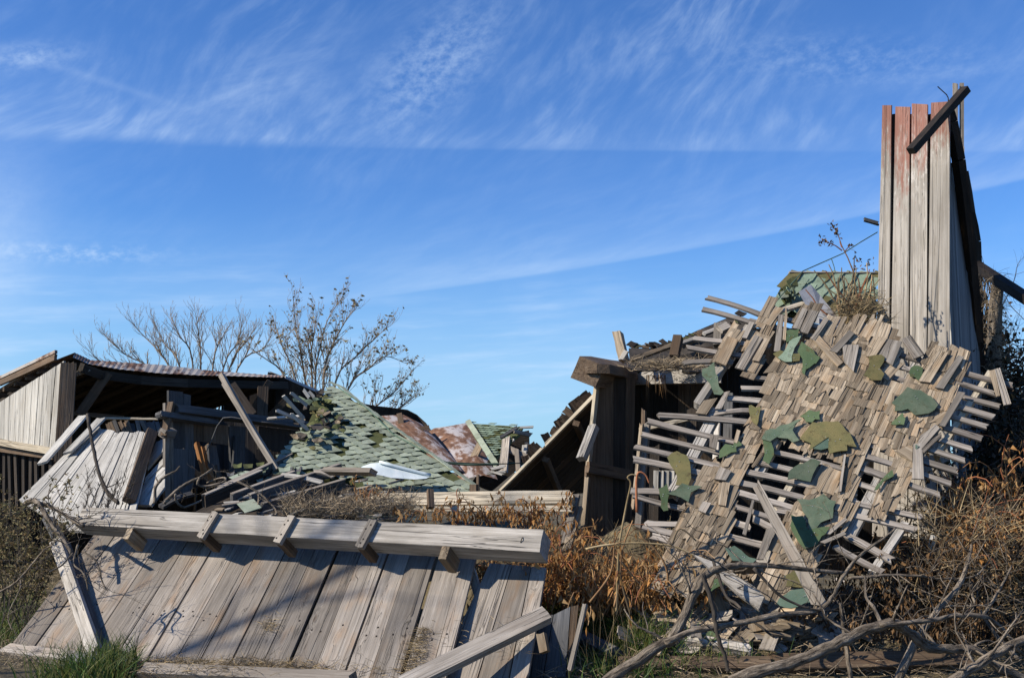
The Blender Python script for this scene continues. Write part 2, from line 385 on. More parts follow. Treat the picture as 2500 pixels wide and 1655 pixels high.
# ------------------------------------------------------------------ mesh builder
class MB:
    def __init__(s): s.v = []; s.f = []; s.w = []; s.t = []; s.p = []; s.sm = False
    def add(s, vs, fs, ws, tone, paint=None):
        o = len(s.v)
        s.v.extend(vs); s.w.extend(ws)
        s.t.extend([tone] * len(vs))
        s.p.extend(paint if paint else [0.0] * len(vs))
        s.f.extend([tuple(i + o for i in q) for q in fs])
    def plank(s, A, B, w, t, n, seg=2, jag=0.0, bow=0.0, wB=None, rough=0.0, tone=None, twist=0.0, paint=None, notch=0.0):
        A = V(A); B = V(B)
        ax = B - A; L = ax.length
        if L < 1e-6: return s
        ax /= L
        z = V(n) - ax * ax.dot(V(n))
        if z.length < 1e-5: z = ax.orthogonal()
        z.normalize(); y = z.cross(ax)
        wB = w if wB is None else wB
        off = V((random.uniform(0, 40), random.uniform(0, 40), random.uniform(0, 40)))
        tone = random.random() if tone is None else tone
        vs = []; ws = []; fs = []; pn = []
        R = random.uniform
        e0 = [R(-jag, jag) for _ in range(3)]; e1 = [R(-jag, jag) for _ in range(3)]
        for i in range(seg + 1):
            k = i / seg
            hw = (w + (wB - w) * k) / 2
            c = A + ax * (L * k) + z * (bow * 4 * k * (1 - k))
            ta = twist * (k - 0.5)
            yy = y * cos(ta) + z * sin(ta); zz = z * cos(ta) - y * sin(ta)
            for side in (1, -1):
                for j, q in enumerate((-1, 0, 1)):
                    a = hw * q * (1 + R(-rough, rough))
                    if notch and 0 < i < seg and q: a -= q * R(0, notch) * hw
                    xx = e0[j] if i == 0 else (e1[j] if i == seg else 0.0)
                    h = side * t / 2
                    vs.append(c + yy * a + zz * h + ax * xx)
                    ws.append(V((L * k + xx, a, h)) + off)
                    pn.append(paint(k) if paint else 0.0)
        for i in range(seg):
            a = i * 6; b = a + 6
            fs += [(a, b, b + 1, a + 1), (a + 1, b + 1, b + 2, a + 2),
                   (a + 3, a + 4, b + 4, b + 3), (a + 4, a + 5, b + 5, b + 4),
                   (a, a + 3, b + 3, b), (a + 2, b + 2, b + 5, a + 5)]
        fs += [(0, 1, 4, 3), (1, 2, 5, 4)]
        e = seg * 6
        fs += [(e, e + 3, e + 4, e + 1), (e + 1, e + 4, e + 5, e + 2)]
        fs = [tuple(reversed(q)) for q in fs]
        s.add(vs, fs, ws, tone, pn)
        return s
    def slab(s, pts, n, t, grain=None, tone=None, curl=0.0, paint=None):
        """a flat piece with the outline pts and the thickness t behind it"""
        n = V(n).normalized()
        k = len(pts)
        g = V(grain) if grain is not None else pts[1] - pts[0]
        g = g - n * g.dot(n); g.normalize(); h = n.cross(g)
        off = V((random.uniform(0, 40), random.uniform(0, 40), random.uniform(0, 40)))
        tone = random.random() if tone is None else tone
        c = sum(pts, V((0, 0, 0))) / k
        # outline must run anticlockwise seen from n
        ar = sum(((pts[i] - c).cross(pts[(i + 1) % k] - c)).dot(n) for i in range(k))
        if ar < 0: pts = list(reversed(pts))
        pp = []
        mx = max((p - c).length for p in pts)
        for p in pts:
            q = p - c
            pp.append(p + n * (curl * (q.length / mx) ** 2))
        vs = pp + [p - n * t for p in pp]
        ws = [V(((p - c).dot(g), (p - c).dot(h), (p - c).dot(n))) + off for p in vs]
        if curl:
            vs.append(c.copy()); ws.append(off.copy()); vs.append(c - n * t); ws.append(off.copy())
            fs = [(i, (i + 1) % k, 2 * k) for i in range(k)] + [(k + (i + 1) % k, k + i, 2 * k + 1) for i in range(k)]
        else:
            fs = [tuple(range(k)), tuple(range(2 * k - 1, k - 1, -1))]
        fs += [(i, i + k, (i + 1) % k + k, (i + 1) % k) for i in range(k)]
        s.add(vs, fs, ws, tone, [paint(p) for p in vs] if paint else None)
        return s
    def tube(s, pts, r, sides=6, tone=None, wob=0.0):
        """r: list of radii or (r0, r1)"""
        k = len(pts)
        if len(r) != k: r = [r[0] + (r[-1] - r[0]) * i / (k - 1) for i in range(k)]
        tone = random.random() if tone is None else tone
        off = V((random.uniform(0, 40), random.uniform(0, 40), random.uniform(0, 40)))
        vs = []; ws = []; fs = []
        L = 0.0; y = None
        for i in range(k):
            d = (pts[min(i + 1, k - 1)] - pts[max(i - 1, 0)])
            d = d.normalized() if d.length > 1e-9 else V((0, 0, 1))
            if y is None: y = d.orthogonal().normalized()
            y = (y - d * y.dot(d))
            y = y.normalized() if y.length > 1e-6 else d.orthogonal().normalized()
            z = d.cross(y)
            if i: L += (pts[i] - pts[i - 1]).length
            for j in range(sides):
                a = 2 * pi * j / sides
                q = r[i] * (1 + random.uniform(-wob, wob))
                vs.append(pts[i] + (y * cos(a) + z * sin(a)) * q)
                ws.append(V((L, cos(a) * r[i], sin(a) * r[i])) + off)
        for i in range(k - 1):
            for j in range(sides):
                a = i * sides + j; b = i * sides + (j + 1) % sides
                fs.append((a, b, b + sides, a + sides))
        fs.append(tuple(range(sides - 1, -1, -1)))
        fs.append(tuple((k - 1) * sides + j for j in range(sides)))
        s.add(vs, fs, ws, tone)
        return s
    def leaf(s, p, d, size, wid=0.45, tone=None, fold=0.35):
        d = V(d).normalized()
        sd_ = d.cross(V((random.uniform(-1, 1), random.uniform(-1, 1), random.uniform(-1, 1))))
        if sd_.length < 1e-4: sd_ = d.orthogonal()
        sd_.normalize(); up = sd_.cross(d)
        tone = random.random() if tone is None else tone
        m = p + d * (size * 0.45) + up * (size * fold * random.uniform(-1, 1))
        e = p + d * size * random.uniform(0.8, 1.1) + up * (size * fold * random.uniform(-1.2, 1.2))
        vs = [p, m + sd_ * size * wid * 0.5, e, m - sd_ * size * wid * 0.5 + up * size * 0.15]
        off = V((random.uniform(0, 9), random.uniform(0, 9), 0))
        s.add(vs, [(0, 1, 2), (0, 2, 3)], [off + V((0, 0, 0)), off + V((size, size, 0)), off + V((2 * size, 0, 0)), off + V((size, -size, 0))], tone)
        return s
    def blade(s, p, d, L, w, bend, tone=None, seg=3):
        """a grass blade or a straw that arcs over"""
        d = V(d).normalized()
        sd_ = d.cross(V((random.uniform(-1, 1), random.uniform(-1, 1), 0.1)))
        if sd_.length < 1e-4: sd_ = d.orthogonal()
        sd_.normalize()
        tone = random.random() if tone is None else tone
        vs = []; ws = []
        q = V(p); dd = d.copy()
        bx = V(bend)
        off = V((random.uniform(0, 9), random.uniform(0, 9), 0))
        for i in range(seg + 1):
            k = i / seg
            ww = w * (1 - 0.85 * k) / 2
            vs += [q - sd_ * ww, q + sd_ * ww]
            ws += [off + V((k * L, 0, 0)), off + V((k * L, w, 0))]
            q = q + dd * (L / seg)
            dd = (dd + bx / seg).normalized()
        s.add(vs, [(2 * i, 2 * i + 1, 2 * i + 3, 2 * i + 2) for i in range(seg)], ws, tone)
        return s
    def grid(s, rows, tone=0.5, scale=1.0):
        """rows: list of equal-length lists of points"""
        h = len(rows); w = len(rows[0])
        vs = [p for r in rows for p in r]
        ws = []
        for i in range(h):
            L = 0
            for j in range(w):
                if j: L += (rows[i][j] - rows[i][j - 1]).length
                M = (rows[i][j] - rows[0][j]).length
                ws.append(V((M, L, 0)) * scale)
        fs = [(i * w + j, i * w + j + 1, (i + 1) * w + j + 1, (i + 1) * w + j) for i in range(h - 1) for j in range(w - 1)]
        s.add(vs, fs, ws, tone)
        return s
    def mesh(s, name, origin):
        me = bpy.data.meshes.new(name)
        me.from_pydata([(p.x - origin.x, p.y - origin.y, p.z - origin.z) for p in s.v], [], s.f)
        a = me.attributes.new('wc', 'FLOAT_VECTOR', 'POINT')
        a.data.foreach_set('vector', [q for p in s.w for q in p])
        a = me.attributes.new('tone', 'FLOAT', 'POINT'); a.data.foreach_set('value', s.t)
        if any(s.p):
            a = me.attributes.new('paint', 'FLOAT', 'POINT'); a.data.foreach_set('value', s.p)
        if s.sm: me.polygons.foreach_set('use_smooth', [True] * len(me.polygons))
        return me

WLOC = {}
def thing(name, label, cat, loc, group=None):
    o = bpy.data.objects.new(name, None)
    o.empty_display_size = 0.2
    col.objects.link(o)
    o.location = loc
    WLOC[o.name] = V(loc)
    o['label'] = label; o['category'] = cat; o['kind'] = 'thing'
    if group: o['group'] = group
    return o

def part(name, mb, mat, parent, label=None, stuff=False, smooth=False):
    mb.sm = smooth
    org = V(mb.v[0])
    me = mb.mesh(name, org)
    me.materials.append(MAT[mat])
    o = bpy.data.objects.new(name, me)
    col.objects.link(o)
    WLOC[o.name] = org
    if parent is not None:
        o.parent = parent
        o.location = org - WLOC[parent.name]
    else:
        o.location = org
    if label: o['label'] = label
    if stuff: o['kind'] = 'stuff'
    return o

def one(name, mb, mat, label, cat, group=None, kind=None, smooth=False):
    o = part(name, mb, mat, None, label, False, smooth)
    if cat: o['category'] = cat
    if group: o['group'] = group
    o['kind'] = kind or 'thing'
    return o

def shared(name, me, parent, org, rot):
    o = bpy.data.objects.new(name, me)
    col.objects.link(o)
    L = WLOC[parent.name] if parent is not None else V((0, 0, 0))
    if parent is not None: o.parent = parent
    o.matrix_local = Matrix.Translation(org - L) @ rot.to_4x4()
    WLOC[o.name] = org
    return o

class Plane:
    def __init__(s, P, n):
        s.P = V(P); s.n = V(n).normalized()
        if s.n.dot(CAM - s.P) < 0: s.n = -s.n
    def __call__(s, px, py, off=0.0):
        r = ray(px, py)
        return CAM + r * (s.n.dot(s.P - CAM) / s.n.dot(r)) + s.n * off
    def pts(s, l, off=0.0): return [s(x, y, off) for x, y in l]
def plane3(a, b, c):
    A, B, C_ = at(*a), at(*b), at(*c)
    return Plane(A, (B - A).cross(C_ - A))

def ragged(pts, amp, div=3):
    """break up straight edges of a pixel outline"""
    out = []
    for i, a in enumerate(pts):
        b = pts[(i + 1) % len(pts)]
        out.append((a[0] + random.uniform(-amp, amp) * 0.5, a[1] + random.uniform(-amp, amp) * 0.5))
        L = math.hypot(b[0] - a[0], b[1] - a[1])
        k = max(1, min(div, int(L / (amp * 2.5 + 1))))
        for j in range(1, k):
            f = j / k
            out.append((a[0] + (b[0] - a[0]) * f + random.uniform(-amp, amp), a[1] + (b[1] - a[1]) * f + random.uniform(-amp, amp)))
    return out

def inside(x, y, poly):
    c = False; j = len(poly) - 1
    for i in range(len(poly)):
        xi, yi = poly[i]; xj, yj = poly[j]
        if (yi > y) != (yj > y) and x < (xj - xi) * (y - yi) / (yj - yi) + xi: c = not c
        j = i
    return c

def to_px(p):
    d = p - CAM
    yc = d.y * cos(PITCH) + d.z * sin(PITCH)
    zc = d.z * cos(PITCH) - d.y * sin(PITCH)
    return 1250 + FPX * d.x / yc, 827.5 - FPX * zc / yc

def pxm(n, Y): return n * Y / FPX     # a length of n pixels at the depth Y, in metres
def sss(a, b, x):
    k = max(0.0, min(1.0, (x - a) / (b - a))); return k * k * (3 - 2 * k)

# ------------------------------------------------------------------ ground
def gz(x, y):
    h = 0.05 * noise.noise(V((x * 0.6, y * 0.6, 0))) + 0.03 * noise.noise(V((x * 2.1, y * 2.1, 4)))
    d = (x + 4.4) * 0.44 + (y - 11.9) * 0.899
    bump_ = 0.25 * noise.noise(V((x * 0.9, y * 0.9, 7)))
    h += (0.86 + bump_) * sss(0.1, 1.1, d) * sss(-5.3, -4.2, x) * (1 - sss(1.0, 1.9, x)) * (1 - sss(5, 9, d))
    h += (0.40 + bump_ * 0.5) * sss(8.5, 9.6, y) * sss(0.7, 1.4, x) * (1 - sss(4.4, 5.5, x)) * (1 - sss(10.5, 12, y))
    return h

def gp(px, py):
    r = ray(px, py); t = 7.2; dt = 0.24
    while t < 60:
        p = CAM + r * t
        if p.z < 1.5 and p.z <= gz(p.x, p.y):
            if dt < 0.02: return V((p.x, p.y, gz(p.x, p.y)))
            t -= dt; dt *= 0.25
        t += dt
    return CAM + r * 60

m = MB()
xs = [-400, -120, -40, -18, -12] + [-9 + 0.16 * i for i in range(120)] + [12, 18, 40, 120, 400]
ys = [-30, -5, 2, 5] + [6 + 0.16 * i for i in range(100)] + [24, 30, 45, 80, 200, 600, 1500]
rows = [[V((x, y, gz(x, y) if abs(x) < 13 and 2 < y < 26 else -0.02)) for x in xs] for y in ys]
m.grid(rows)
m.w = [p.copy() for p in m.v]
g = one('ground', m, 'ground_soil', 'brown soil littered with straw under the wreckage', None, kind='structure', smooth=True)

# ------------------------------------------------------------------ left barn, still standing
BY = 15.0
barn = thing('ruined_barn', 'open sided barn with sagging rusty tin roof and pale plank gable', 'barn', at(160, 1190, BY))
# ridge and broken front edge of the roof, in pixels and depths
ridge = [(183, 861, 15.6), (222, 879, 15.9), (300, 884, 16.4), (400, 891, 17.1), (500, 903, 17.9), (560, 908, 18.4), (640, 914, 19.1), (690, 916, 19.6)]
front = [(178, 872, 14.9), (215, 888, 15.2), (290, 901, 15.7), (390, 911, 16.4), (490, 916, 17.2), (550, 917, 17.7), (640, 920, 18.4), (690, 921, 18.9)]
def interp(c, k):
    f = k * (len(c) - 1); i = min(int(f), len(c) - 2); f -= i
    return tuple(c[i][j] + (c[i + 1][j] - c[i][j]) * f for j in range(3))
rake = at(-30, 972, 18.0) - at(183, 861, 15.6)
NR = 80
rows = [[], [], [], []]
rows_in = [[], []]
for i in range(NR + 1):
    k = i / NR
    r_ = at(*interp(ridge, k)); f_ = at(*interp(front, k))
    w_ = 0.004 * cos(i * pi)
    up = V((0, 0, w_))
    rows[0].append(f_ + up); rows[1].append(r_ + up)
    rows[2].append(r_ + rake * 0.5 + V((0, 0, 0.10)) + up); rows[3].append(r_ + rake * 1.25 + up)
m = MB(); m.grid(rows)
part('roof_sheet', m, 'rusty_roof', barn)
m = MB(); lo = V((0, 0, -0.07))
m.grid([[p + lo for p in rows[1]], [p + lo for p in rows[2]], [p + lo for p in rows[3]]])
part('roof_deck', m, 'dark_wood', barn)
# fascia along the rake at the gable
A = at(*ridge[0]); rk = rake.normalized()
for off, w, mt in ((-0.01, 0.045, 'rusty_roof'), (-0.09, 0.09, 'brown_wood')):
    m = MB().plank(A + V((-.18, -.22, off)), A + rake * 0.62 + V((-.18, -.22, off + .06)), w, 0.04, V((-.6, -.75, .1)), 4, 0.01)
    part('rake_board', m, mt, barn)
m = MB().plank(A + rake * 0.6 + V((-.18, -.22, .05)), A + rake * 1.3 + V((-.18, -.22, -.04)), 0.05, 0.04, V((-.6, -.75, .1)), 3, 0.01)
part('rake_board', m, 'rusty_roof', barn)
for i in range(7):                                  # lookouts under the rake overhang
    p = A + rake * (0.10 + i * 0.13) + V((-.14, -.18, -.12))
    m = MB().plank(p, p + V((.45, .55, 0)), 0.05, 0.07, V((0, 0, 1)), 1)
    part('lookout', m, 'brown_wood', barn)
# gable boards
GP = plane3((152, 960, 15.1), (-10, 960, 17.1), (152, 1090, 15.1))
x0 = -14.0
i = 0
while x0 < 148:
    w = random.uniform(10.5, 14.5) + x0 * 0.012
    x1 = min(x0 + w, 153)
    top = lambda x: 982 - (x) * 0.66
    sh = -x0 * 0.10
    bl = lambda x: 1070 + x * 0.19
    skew = 1.0
    q = [(x0 * 1.03, top(x0)), (x1 * 1.03 - 0.9, top(x1)), (x1 * .90 - 0.9, bl(x1)), (x0 * .90, bl(x0))]
    m = MB().slab(GP.pts(q, random.uniform(0, 0.008)), GP.n, 0.03, GP(100, 1060) - GP(104, 960))
    part('gable_board', m, 'siding_wood', barn)
    x0 = x1
m = MB().plank(GP(-14, 1076, .03), GP(132, 1101, .03), 0.09, 0.05, GP.n, 3, .01); part('sill', m, 'cream_wood', barn)
m = MB().plank(GP(-14, 1092, -.06), GP(124, 1111, -.06), 0.12, 0.08, GP.n, 2, .01); part('sill_beam', m, 'brown_wood', barn)
# corner post
m = MB().plank(at(168, 892, 15.0), at(152, 1130, 14.7), 0.20, 0.20, V((.35, -1, 0)), 4, .01, rough=.02)
part('corner_post', m, 'brown_wood', barn)
m = MB().plank(at(152, 896, 14.95), at(139, 1130, 14.65), 0.05, 0.05, V((-.8, -.5, 0)), 4, .01)  # tan strip painted as the post's sunlit left face
part('lit_post_face', m, 'shingle_wood', barn)
# rafters seen from below, tie beam, braces, inner posts
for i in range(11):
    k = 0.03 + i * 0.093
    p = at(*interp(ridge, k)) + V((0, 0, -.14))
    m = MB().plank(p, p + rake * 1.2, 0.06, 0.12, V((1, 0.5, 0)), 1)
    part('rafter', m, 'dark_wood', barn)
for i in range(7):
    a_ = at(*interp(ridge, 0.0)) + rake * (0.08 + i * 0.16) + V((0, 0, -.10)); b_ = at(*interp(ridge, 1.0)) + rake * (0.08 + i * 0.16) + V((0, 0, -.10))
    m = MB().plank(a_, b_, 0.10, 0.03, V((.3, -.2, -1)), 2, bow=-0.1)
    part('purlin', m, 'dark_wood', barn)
pts_ = [at(*interp(front, k / 6)) + V((0.02, 0.25, -.12)) for k in range(7)]
for i in range(6):
    m = MB().plank(pts_[i], pts_[i + 1], 0.13, 0.08, V((.2, -1, 0)), 1); part('header', m, 'dark_wood', barn)
m = MB().plank(at(264, 910, 15.6), at(194, 1012, 15.4), 0.13, 0.06, V((.3, -1, 0)), 2); part('brace', m, 'brown_wood', barn)
m = MB().plank(at(188, 912, 15.2), at(216, 903, 15.3), 0.06, 0.12, V((.3, -1, 0)), 1); part('brace', m, 'grey_wood', barn)
for (a, b, w, mt) in (((642, 945, 18.0), (638, 1060, 17.8), .17, 'brown_wood'), ((660, 930, 18.2), (612, 1010, 18.2), .11, 'brown_wood'),
                      ((566, 938, 17.2), (618, 1012, 17.2), .12, 'brown_wood'), ((700, 975, 18.2), (650, 1024, 18.2), .11, 'brown_wood')):
    m = MB().plank(at(*a), at(*b), w, 0.1, V((.3, -1, 0)), 2); part('brace' if w < .15 else 'inner_post', m, mt, barn)
m = MB().plank(at(176, 1008, 15.8), at(300, 1020, 16.4), .06, .06, V((.2, -1, 0)), 2); part('rail', m, 'brown_wood', barn)
# back wall under the far eave, and dark lower boarding beneath the gable
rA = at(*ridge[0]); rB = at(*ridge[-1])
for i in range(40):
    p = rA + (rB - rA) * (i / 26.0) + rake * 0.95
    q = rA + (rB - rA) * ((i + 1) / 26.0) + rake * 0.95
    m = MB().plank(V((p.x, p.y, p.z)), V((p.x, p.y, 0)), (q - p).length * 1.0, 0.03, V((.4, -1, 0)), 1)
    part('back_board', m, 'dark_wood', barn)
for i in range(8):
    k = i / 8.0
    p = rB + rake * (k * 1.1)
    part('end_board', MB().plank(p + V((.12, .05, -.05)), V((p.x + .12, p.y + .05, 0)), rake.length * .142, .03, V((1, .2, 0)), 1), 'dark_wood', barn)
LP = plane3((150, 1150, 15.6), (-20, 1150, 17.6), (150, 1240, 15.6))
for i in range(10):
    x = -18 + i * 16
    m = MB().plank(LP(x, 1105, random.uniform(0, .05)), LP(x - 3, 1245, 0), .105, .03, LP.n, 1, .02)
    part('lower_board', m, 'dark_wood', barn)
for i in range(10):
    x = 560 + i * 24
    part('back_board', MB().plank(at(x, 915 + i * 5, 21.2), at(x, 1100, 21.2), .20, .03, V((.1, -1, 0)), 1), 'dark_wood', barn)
m = MB()
for i in range(13):                                  # broken lath row above the fallen siding
    x = 262 + i * 10 + random.uniform(-3, 3)
    part('broken_lath', MB().plank(at(x, 1030 + random.uniform(-4, 4), 15.3), at(x + random.uniform(4, 16), 1058, 15.2), .05, .03, V((0, -1, .3)), 1, .02), random.choice(['brown_wood', 'brown_wood', 'slate_wood', 'grey_wood']), barn)
part('rail', MB().plank(at(252, 1021, 15.1), at(386, 1023, 15.1), .028, .03, V((0, -1, .4)), 1), 'cream_wood', barn)

# farther length of the same roof line, sagging
far = thing('collapsed_barn_roof', 'dark curled end of tin roof with rust patched slope behind green shingles', 'roof', at(1060, 1140, 21))
c1 = [(655, 905, 19.4), (700, 922, 19.8), (740, 942, 20.3), (800, 965, 20.7), (860, 980, 21.1), (915, 990, 21.5), (960, 995, 21.8), (995, 1000, 22.0), (1018, 1012, 22.1), (1040, 1032, 22.0), (1060, 1060, 21.8)]
R0 = [at(*p) for p in c1]
sag = [V((-.1, 1.2, -.10)) for _ in c1]
R1 = [p + V((-.2, 1.6, .02)) for p in R0]
R2 = [p + V((-.5, .3, -1.5)) for p in R0]
m = MB(); m.grid([R1, R0]); part('roof_sheet', m, 'rusty_roof', far)
m = MB(); m.grid([[p + V((0, -.02, -.02)) for p in R0], [p + V((-.25, .5, -.7)) for p in R0], [p + V((-.4, .6, -1.8)) for p in R0]]); part('roof_underside', m, 'tar_paper', far)
part('edge_strip', MB().plank(at(696, 921, 19.3), at(790, 962, 20.2), .05, .02, V((0, -1, .3)), 2), 'grey_tin', far)
# rust patched slope
SR = [[(1035, 1060), (1060, 1045), (1095, 1040), (1138, 1032)], [(1060, 1082), (1090, 1065), (1120, 1056), (1158, 1062)],
      [(1085, 1105), (1115, 1090), (1145, 1082), (1180, 1098)], [(1105, 1130), (1135, 1122), (1165, 1115), (1200, 1135)], [(1120, 1175), (1150, 1165), (1180, 1160), (1215, 1170)]]
m = MB(); m.grid([[at(x, y, 21.4 - i * 0.9 - j * 0.05) for j, (x, y) in enumerate(r)] for i, r in enumerate(SR)])
part('rusty_slope', m, 'rusty_sheet', far, smooth=True)
SR2 = [[(930, 1015), (985, 1012), (1030, 1035)], [(985, 1065), (1025, 1050), (1062, 1068)], [(1040, 1105), (1070, 1095), (1105, 1115)], [(1060, 1150), (1095, 1140), (1130, 1150)]]
m = MB(); m.grid([[at(x, y, 21.0 - i * 1.0) for j, (x, y) in enumerate(r)] for i, r in enumerate(SR2)])
part('shaded_slope', m, 'rusty_sheet', far, smooth=True)
for (a, b, w) in (((975, 1010, 20.6), (985, 1062, 20.4), .10), ((1000, 1052, 20.2), (1048, 1042, 20.2), .07)):
    part('rafter', MB().plank(at(*a), at(*b), w, .06, V((0, -1, 0)), 1), 'brown_wood', far)
one('leaning_board', MB().plank(at(1176, 1078, 19.0), at(1150, 1132, 18.6), .14, .04, V((-.4, -1, .3)), 2, .01), 'shingle_wood',
    'short brown board propped on the rusty tin slope', 'board')

# ------------------------------------------------------------------ tilted grey siding beside the barn
SP = plane3((150, 1225, 12.6), (330, 1225, 12.2), (310, 1045, 14.2))
sid = thing('fallen_siding', 'fanned panel of pale grey siding boards slumped below the barn', 'wall panel', at(150, 1290, 12.3))
NB = 13
for i in range(NB):
    a, b = i / NB, (i + .94) / NB
    def tp(k): return (222 + 154 * k, 1052 + 8 * k - 14 * sin(k * 9) * (1 - k) * .5)
    def bt(k): return (48 + 272 * k, 1222 + 76 * min(1, k * 2.2))
    q = [tp(a), tp(b), bt(b), bt(a)]
    q[0] = (q[0][0], q[0][1] + random.uniform(-5, 3)); q[1] = (q[1][0], q[1][1] + random.uniform(-5, 3))
    m = MB().slab(SP.pts(q, random.uniform(0, .02)), SP.n, .03, SP(*tp(a)) - SP(*bt(a)))
    part('siding_board', m, 'siding_wood', sid)
part('batten', MB().plank(SP(374, 1062, .05), SP(318, 1232, .05), .13, .07, SP.n + V((.9, 0, 0)), 2), 'brown_wood', sid, 'dark brown edge batten')
for n_, (a, b, wa, lab) in enumerate((((208, 1031), (107, 1144), .125, 'loose grey board lying across top of slumped siding, nearest the barn post'),
                           ((252, 1038), (170, 1118), .12, 'second loose grey board on slumped siding, next to bare upright stick'))):
    one('loose_board', MB().plank(SP(*a, .09), SP(*b, .07), wa, .03, SP.n, 2, .02, twist=.15), 'siding_wood', lab, 'board')
SP2 = plane3((380, 1225, 12.3), (405, 1225, 12.25), (395, 1070, 13.8))
sid2 = thing('siding_strip', 'narrow pale siding boards with black gaps beside the dark batten', 'wall panel', at(370, 1280, 12.2))
for q in ([(381, 1078), (404, 1070), (404, 1094), (360, 1144), (364, 1120)], [(355, 1165), (403, 1113), (403, 1128), (352, 1180)],
          [(350, 1184), (403, 1134), (402, 1188), (370, 1232), (333, 1232)]):
    part('siding_board', MB().slab(SP2.pts(q), SP2.n, .03, SP2(404, 1094) - SP2(360, 1144)), 'siding_wood', sid2)

# ------------------------------------------------------------------ broken wall frame in the middle left
WP = plane3((420, 1100, 13.2), (720, 1100, 15.4), (420, 950, 13.2))
fr = thing('broken_wall_frame', 'dark remains of a plank wall with two long rails before the barn', 'wall', at(430, 1220, 13.2))
def wq(q, mat, off=0.0, name='wall_board', t=.03):
    part(name, MB().slab(WP.pts(q, off), WP.n, t, V((0, 0, 1))), mat, fr)
wq([(409, 953), (444, 957), (444, 998), (409, 1000)], 'slate_wood', .02)
wq([(446, 961), (463, 965), (462, 997), (446, 998)], 'slate_wood', .02)
wq([(407, 1022), (450, 1026), (450, 1094), (407, 1093)], 'slate_wood', 0)
wq([(452, 1028), (474, 1031), (474, 1100), (452, 1098)], 'slate_wood', -.01)
wq([(418, 1094), (473, 1098), (470, 1172), (458, 1206), (416, 1206)], 'slate_wood', .03)
wq([(475, 1032), (500, 1034), (500, 1078), (475, 1076)], 'brown_wood', -.02)
wq([(501, 1034), (530, 1036), (530, 1082), (501, 1078)], 'brown_wood', -.02)
wq([(531, 1036), (562, 1038), (562, 1086), (531, 1082)], 'brown_wood', -.03)
wq([(563, 1038), (603, 1042), (601, 1150), (568, 1160)], 'slate_wood', -.02)
wq([(570, 1064), (583, 1064), (578, 1150), (563, 1156)], 'slate_wood', .03)
wq([(636, 1040), (668, 1044), (668, 1098), (636, 1096)], 'dark_wood', -.03)
wq([(669, 1044), (730, 1050), (730, 1110), (669, 1100)], 'dark_wood', -.04)
wq([(524, 1084), (543, 1086), (556, 1160), (530, 1168)], 'slate_wood', -.10)
wq([(566, 1002), (604, 1006), (604, 1022), (566, 1018)], 'slate_wood', -.06)
part('post', MB().plank(WP(404, 985, .02), WP(404, 1216, .02), pxm(7, 13.2), .10, V((-.4, -1, 0)), 3, .01), 'grey_wood', fr)
part('post', MB().plank(WP(413, 1000, .03), WP(415, 1210, .03), pxm(5, 13.2), .04, V((-.4, -1, 0)), 3, .01), 'grey_wood', fr)
part('post', MB().plank(WP(402, 984, .10), WP(378, 1066, .14), .075, .05, V((-.2, -1, 0)), 2), 'brown_wood', fr)
part('stub', MB().plank(WP(376, 1058, .12), WP(404, 1058, .12), .09, .1, V((-.3, -1, .3)), 1), 'grey_wood', fr)
part('rail', MB().plank(WP(366, 1013, .12), WP(512, 1034, .10), .07, .09, WP.n + V((0, 0, .3)), 3, .02, rough=.05), 'slate_wood', fr)
part('rail', MB().plank(WP(408, 1000, .12), WP(740, 1042, .10), .10, .10, WP.n + V((0, 0, .3)), 4, .02, rough=.04), 'slate_wood', fr)
for (a, b, w, mt) in (((480, 1082, 14.0), (500, 1160, 13.9), .055, 'orange_wood'), ((492, 1092, 14.1), (522, 1185, 13.9), .06, 'orange_wood'), ((508, 1086, 14.2), (530, 1170, 14.0), .08, 'brown_wood')):
    part('inner_stud', MB().plank(at(*a), at(*b), w, .05, V((-.7, -1, 0)), 2, .01), mt, fr)
for i in range(14):                                 # almost black boards farther in, added as the darkness behind the frame
    x = 405 + i * 26
    part('back_board', MB().plank(at(x, 1030, 16.6), at(x, 1190, 16.2), .17, .03, V((.4, -1, 0)), 1), 'dark_wood', fr)
# hand-loose sticks around it
one('leaning_pole', MB().plank(at(541, 916, 13.4), at(677, 1148, 12.6), .062, .062, V((-.5, -1, .3)), 4, .01, bow=.03, rough=.04), 'grey_wood',
    'long grey pole leaning from the barn eave down to the debris', 'pole')
one('broken_lath', MB().plank(at(544, 936, 13.6), at(606, 1036, 13.3), .035, .03, V((-.5, -1, .3)), 2, .01), 'grey_wood',
    'thin lath leaning tight alongside the long pole', 'lath')
wire = MB()
wire.tube([at(x, y, 13.1) for x, y in ((500, 1110), (515, 1078), (530, 1040), (545, 1020), (565, 1018), (600, 1024), (640, 1030), (700, 1036))], (.006, .006), 5)
one('loose_wire', wire, 'grey_wire', 'loose grey wire bowed over the dark wall rail', 'wire', smooth=True)

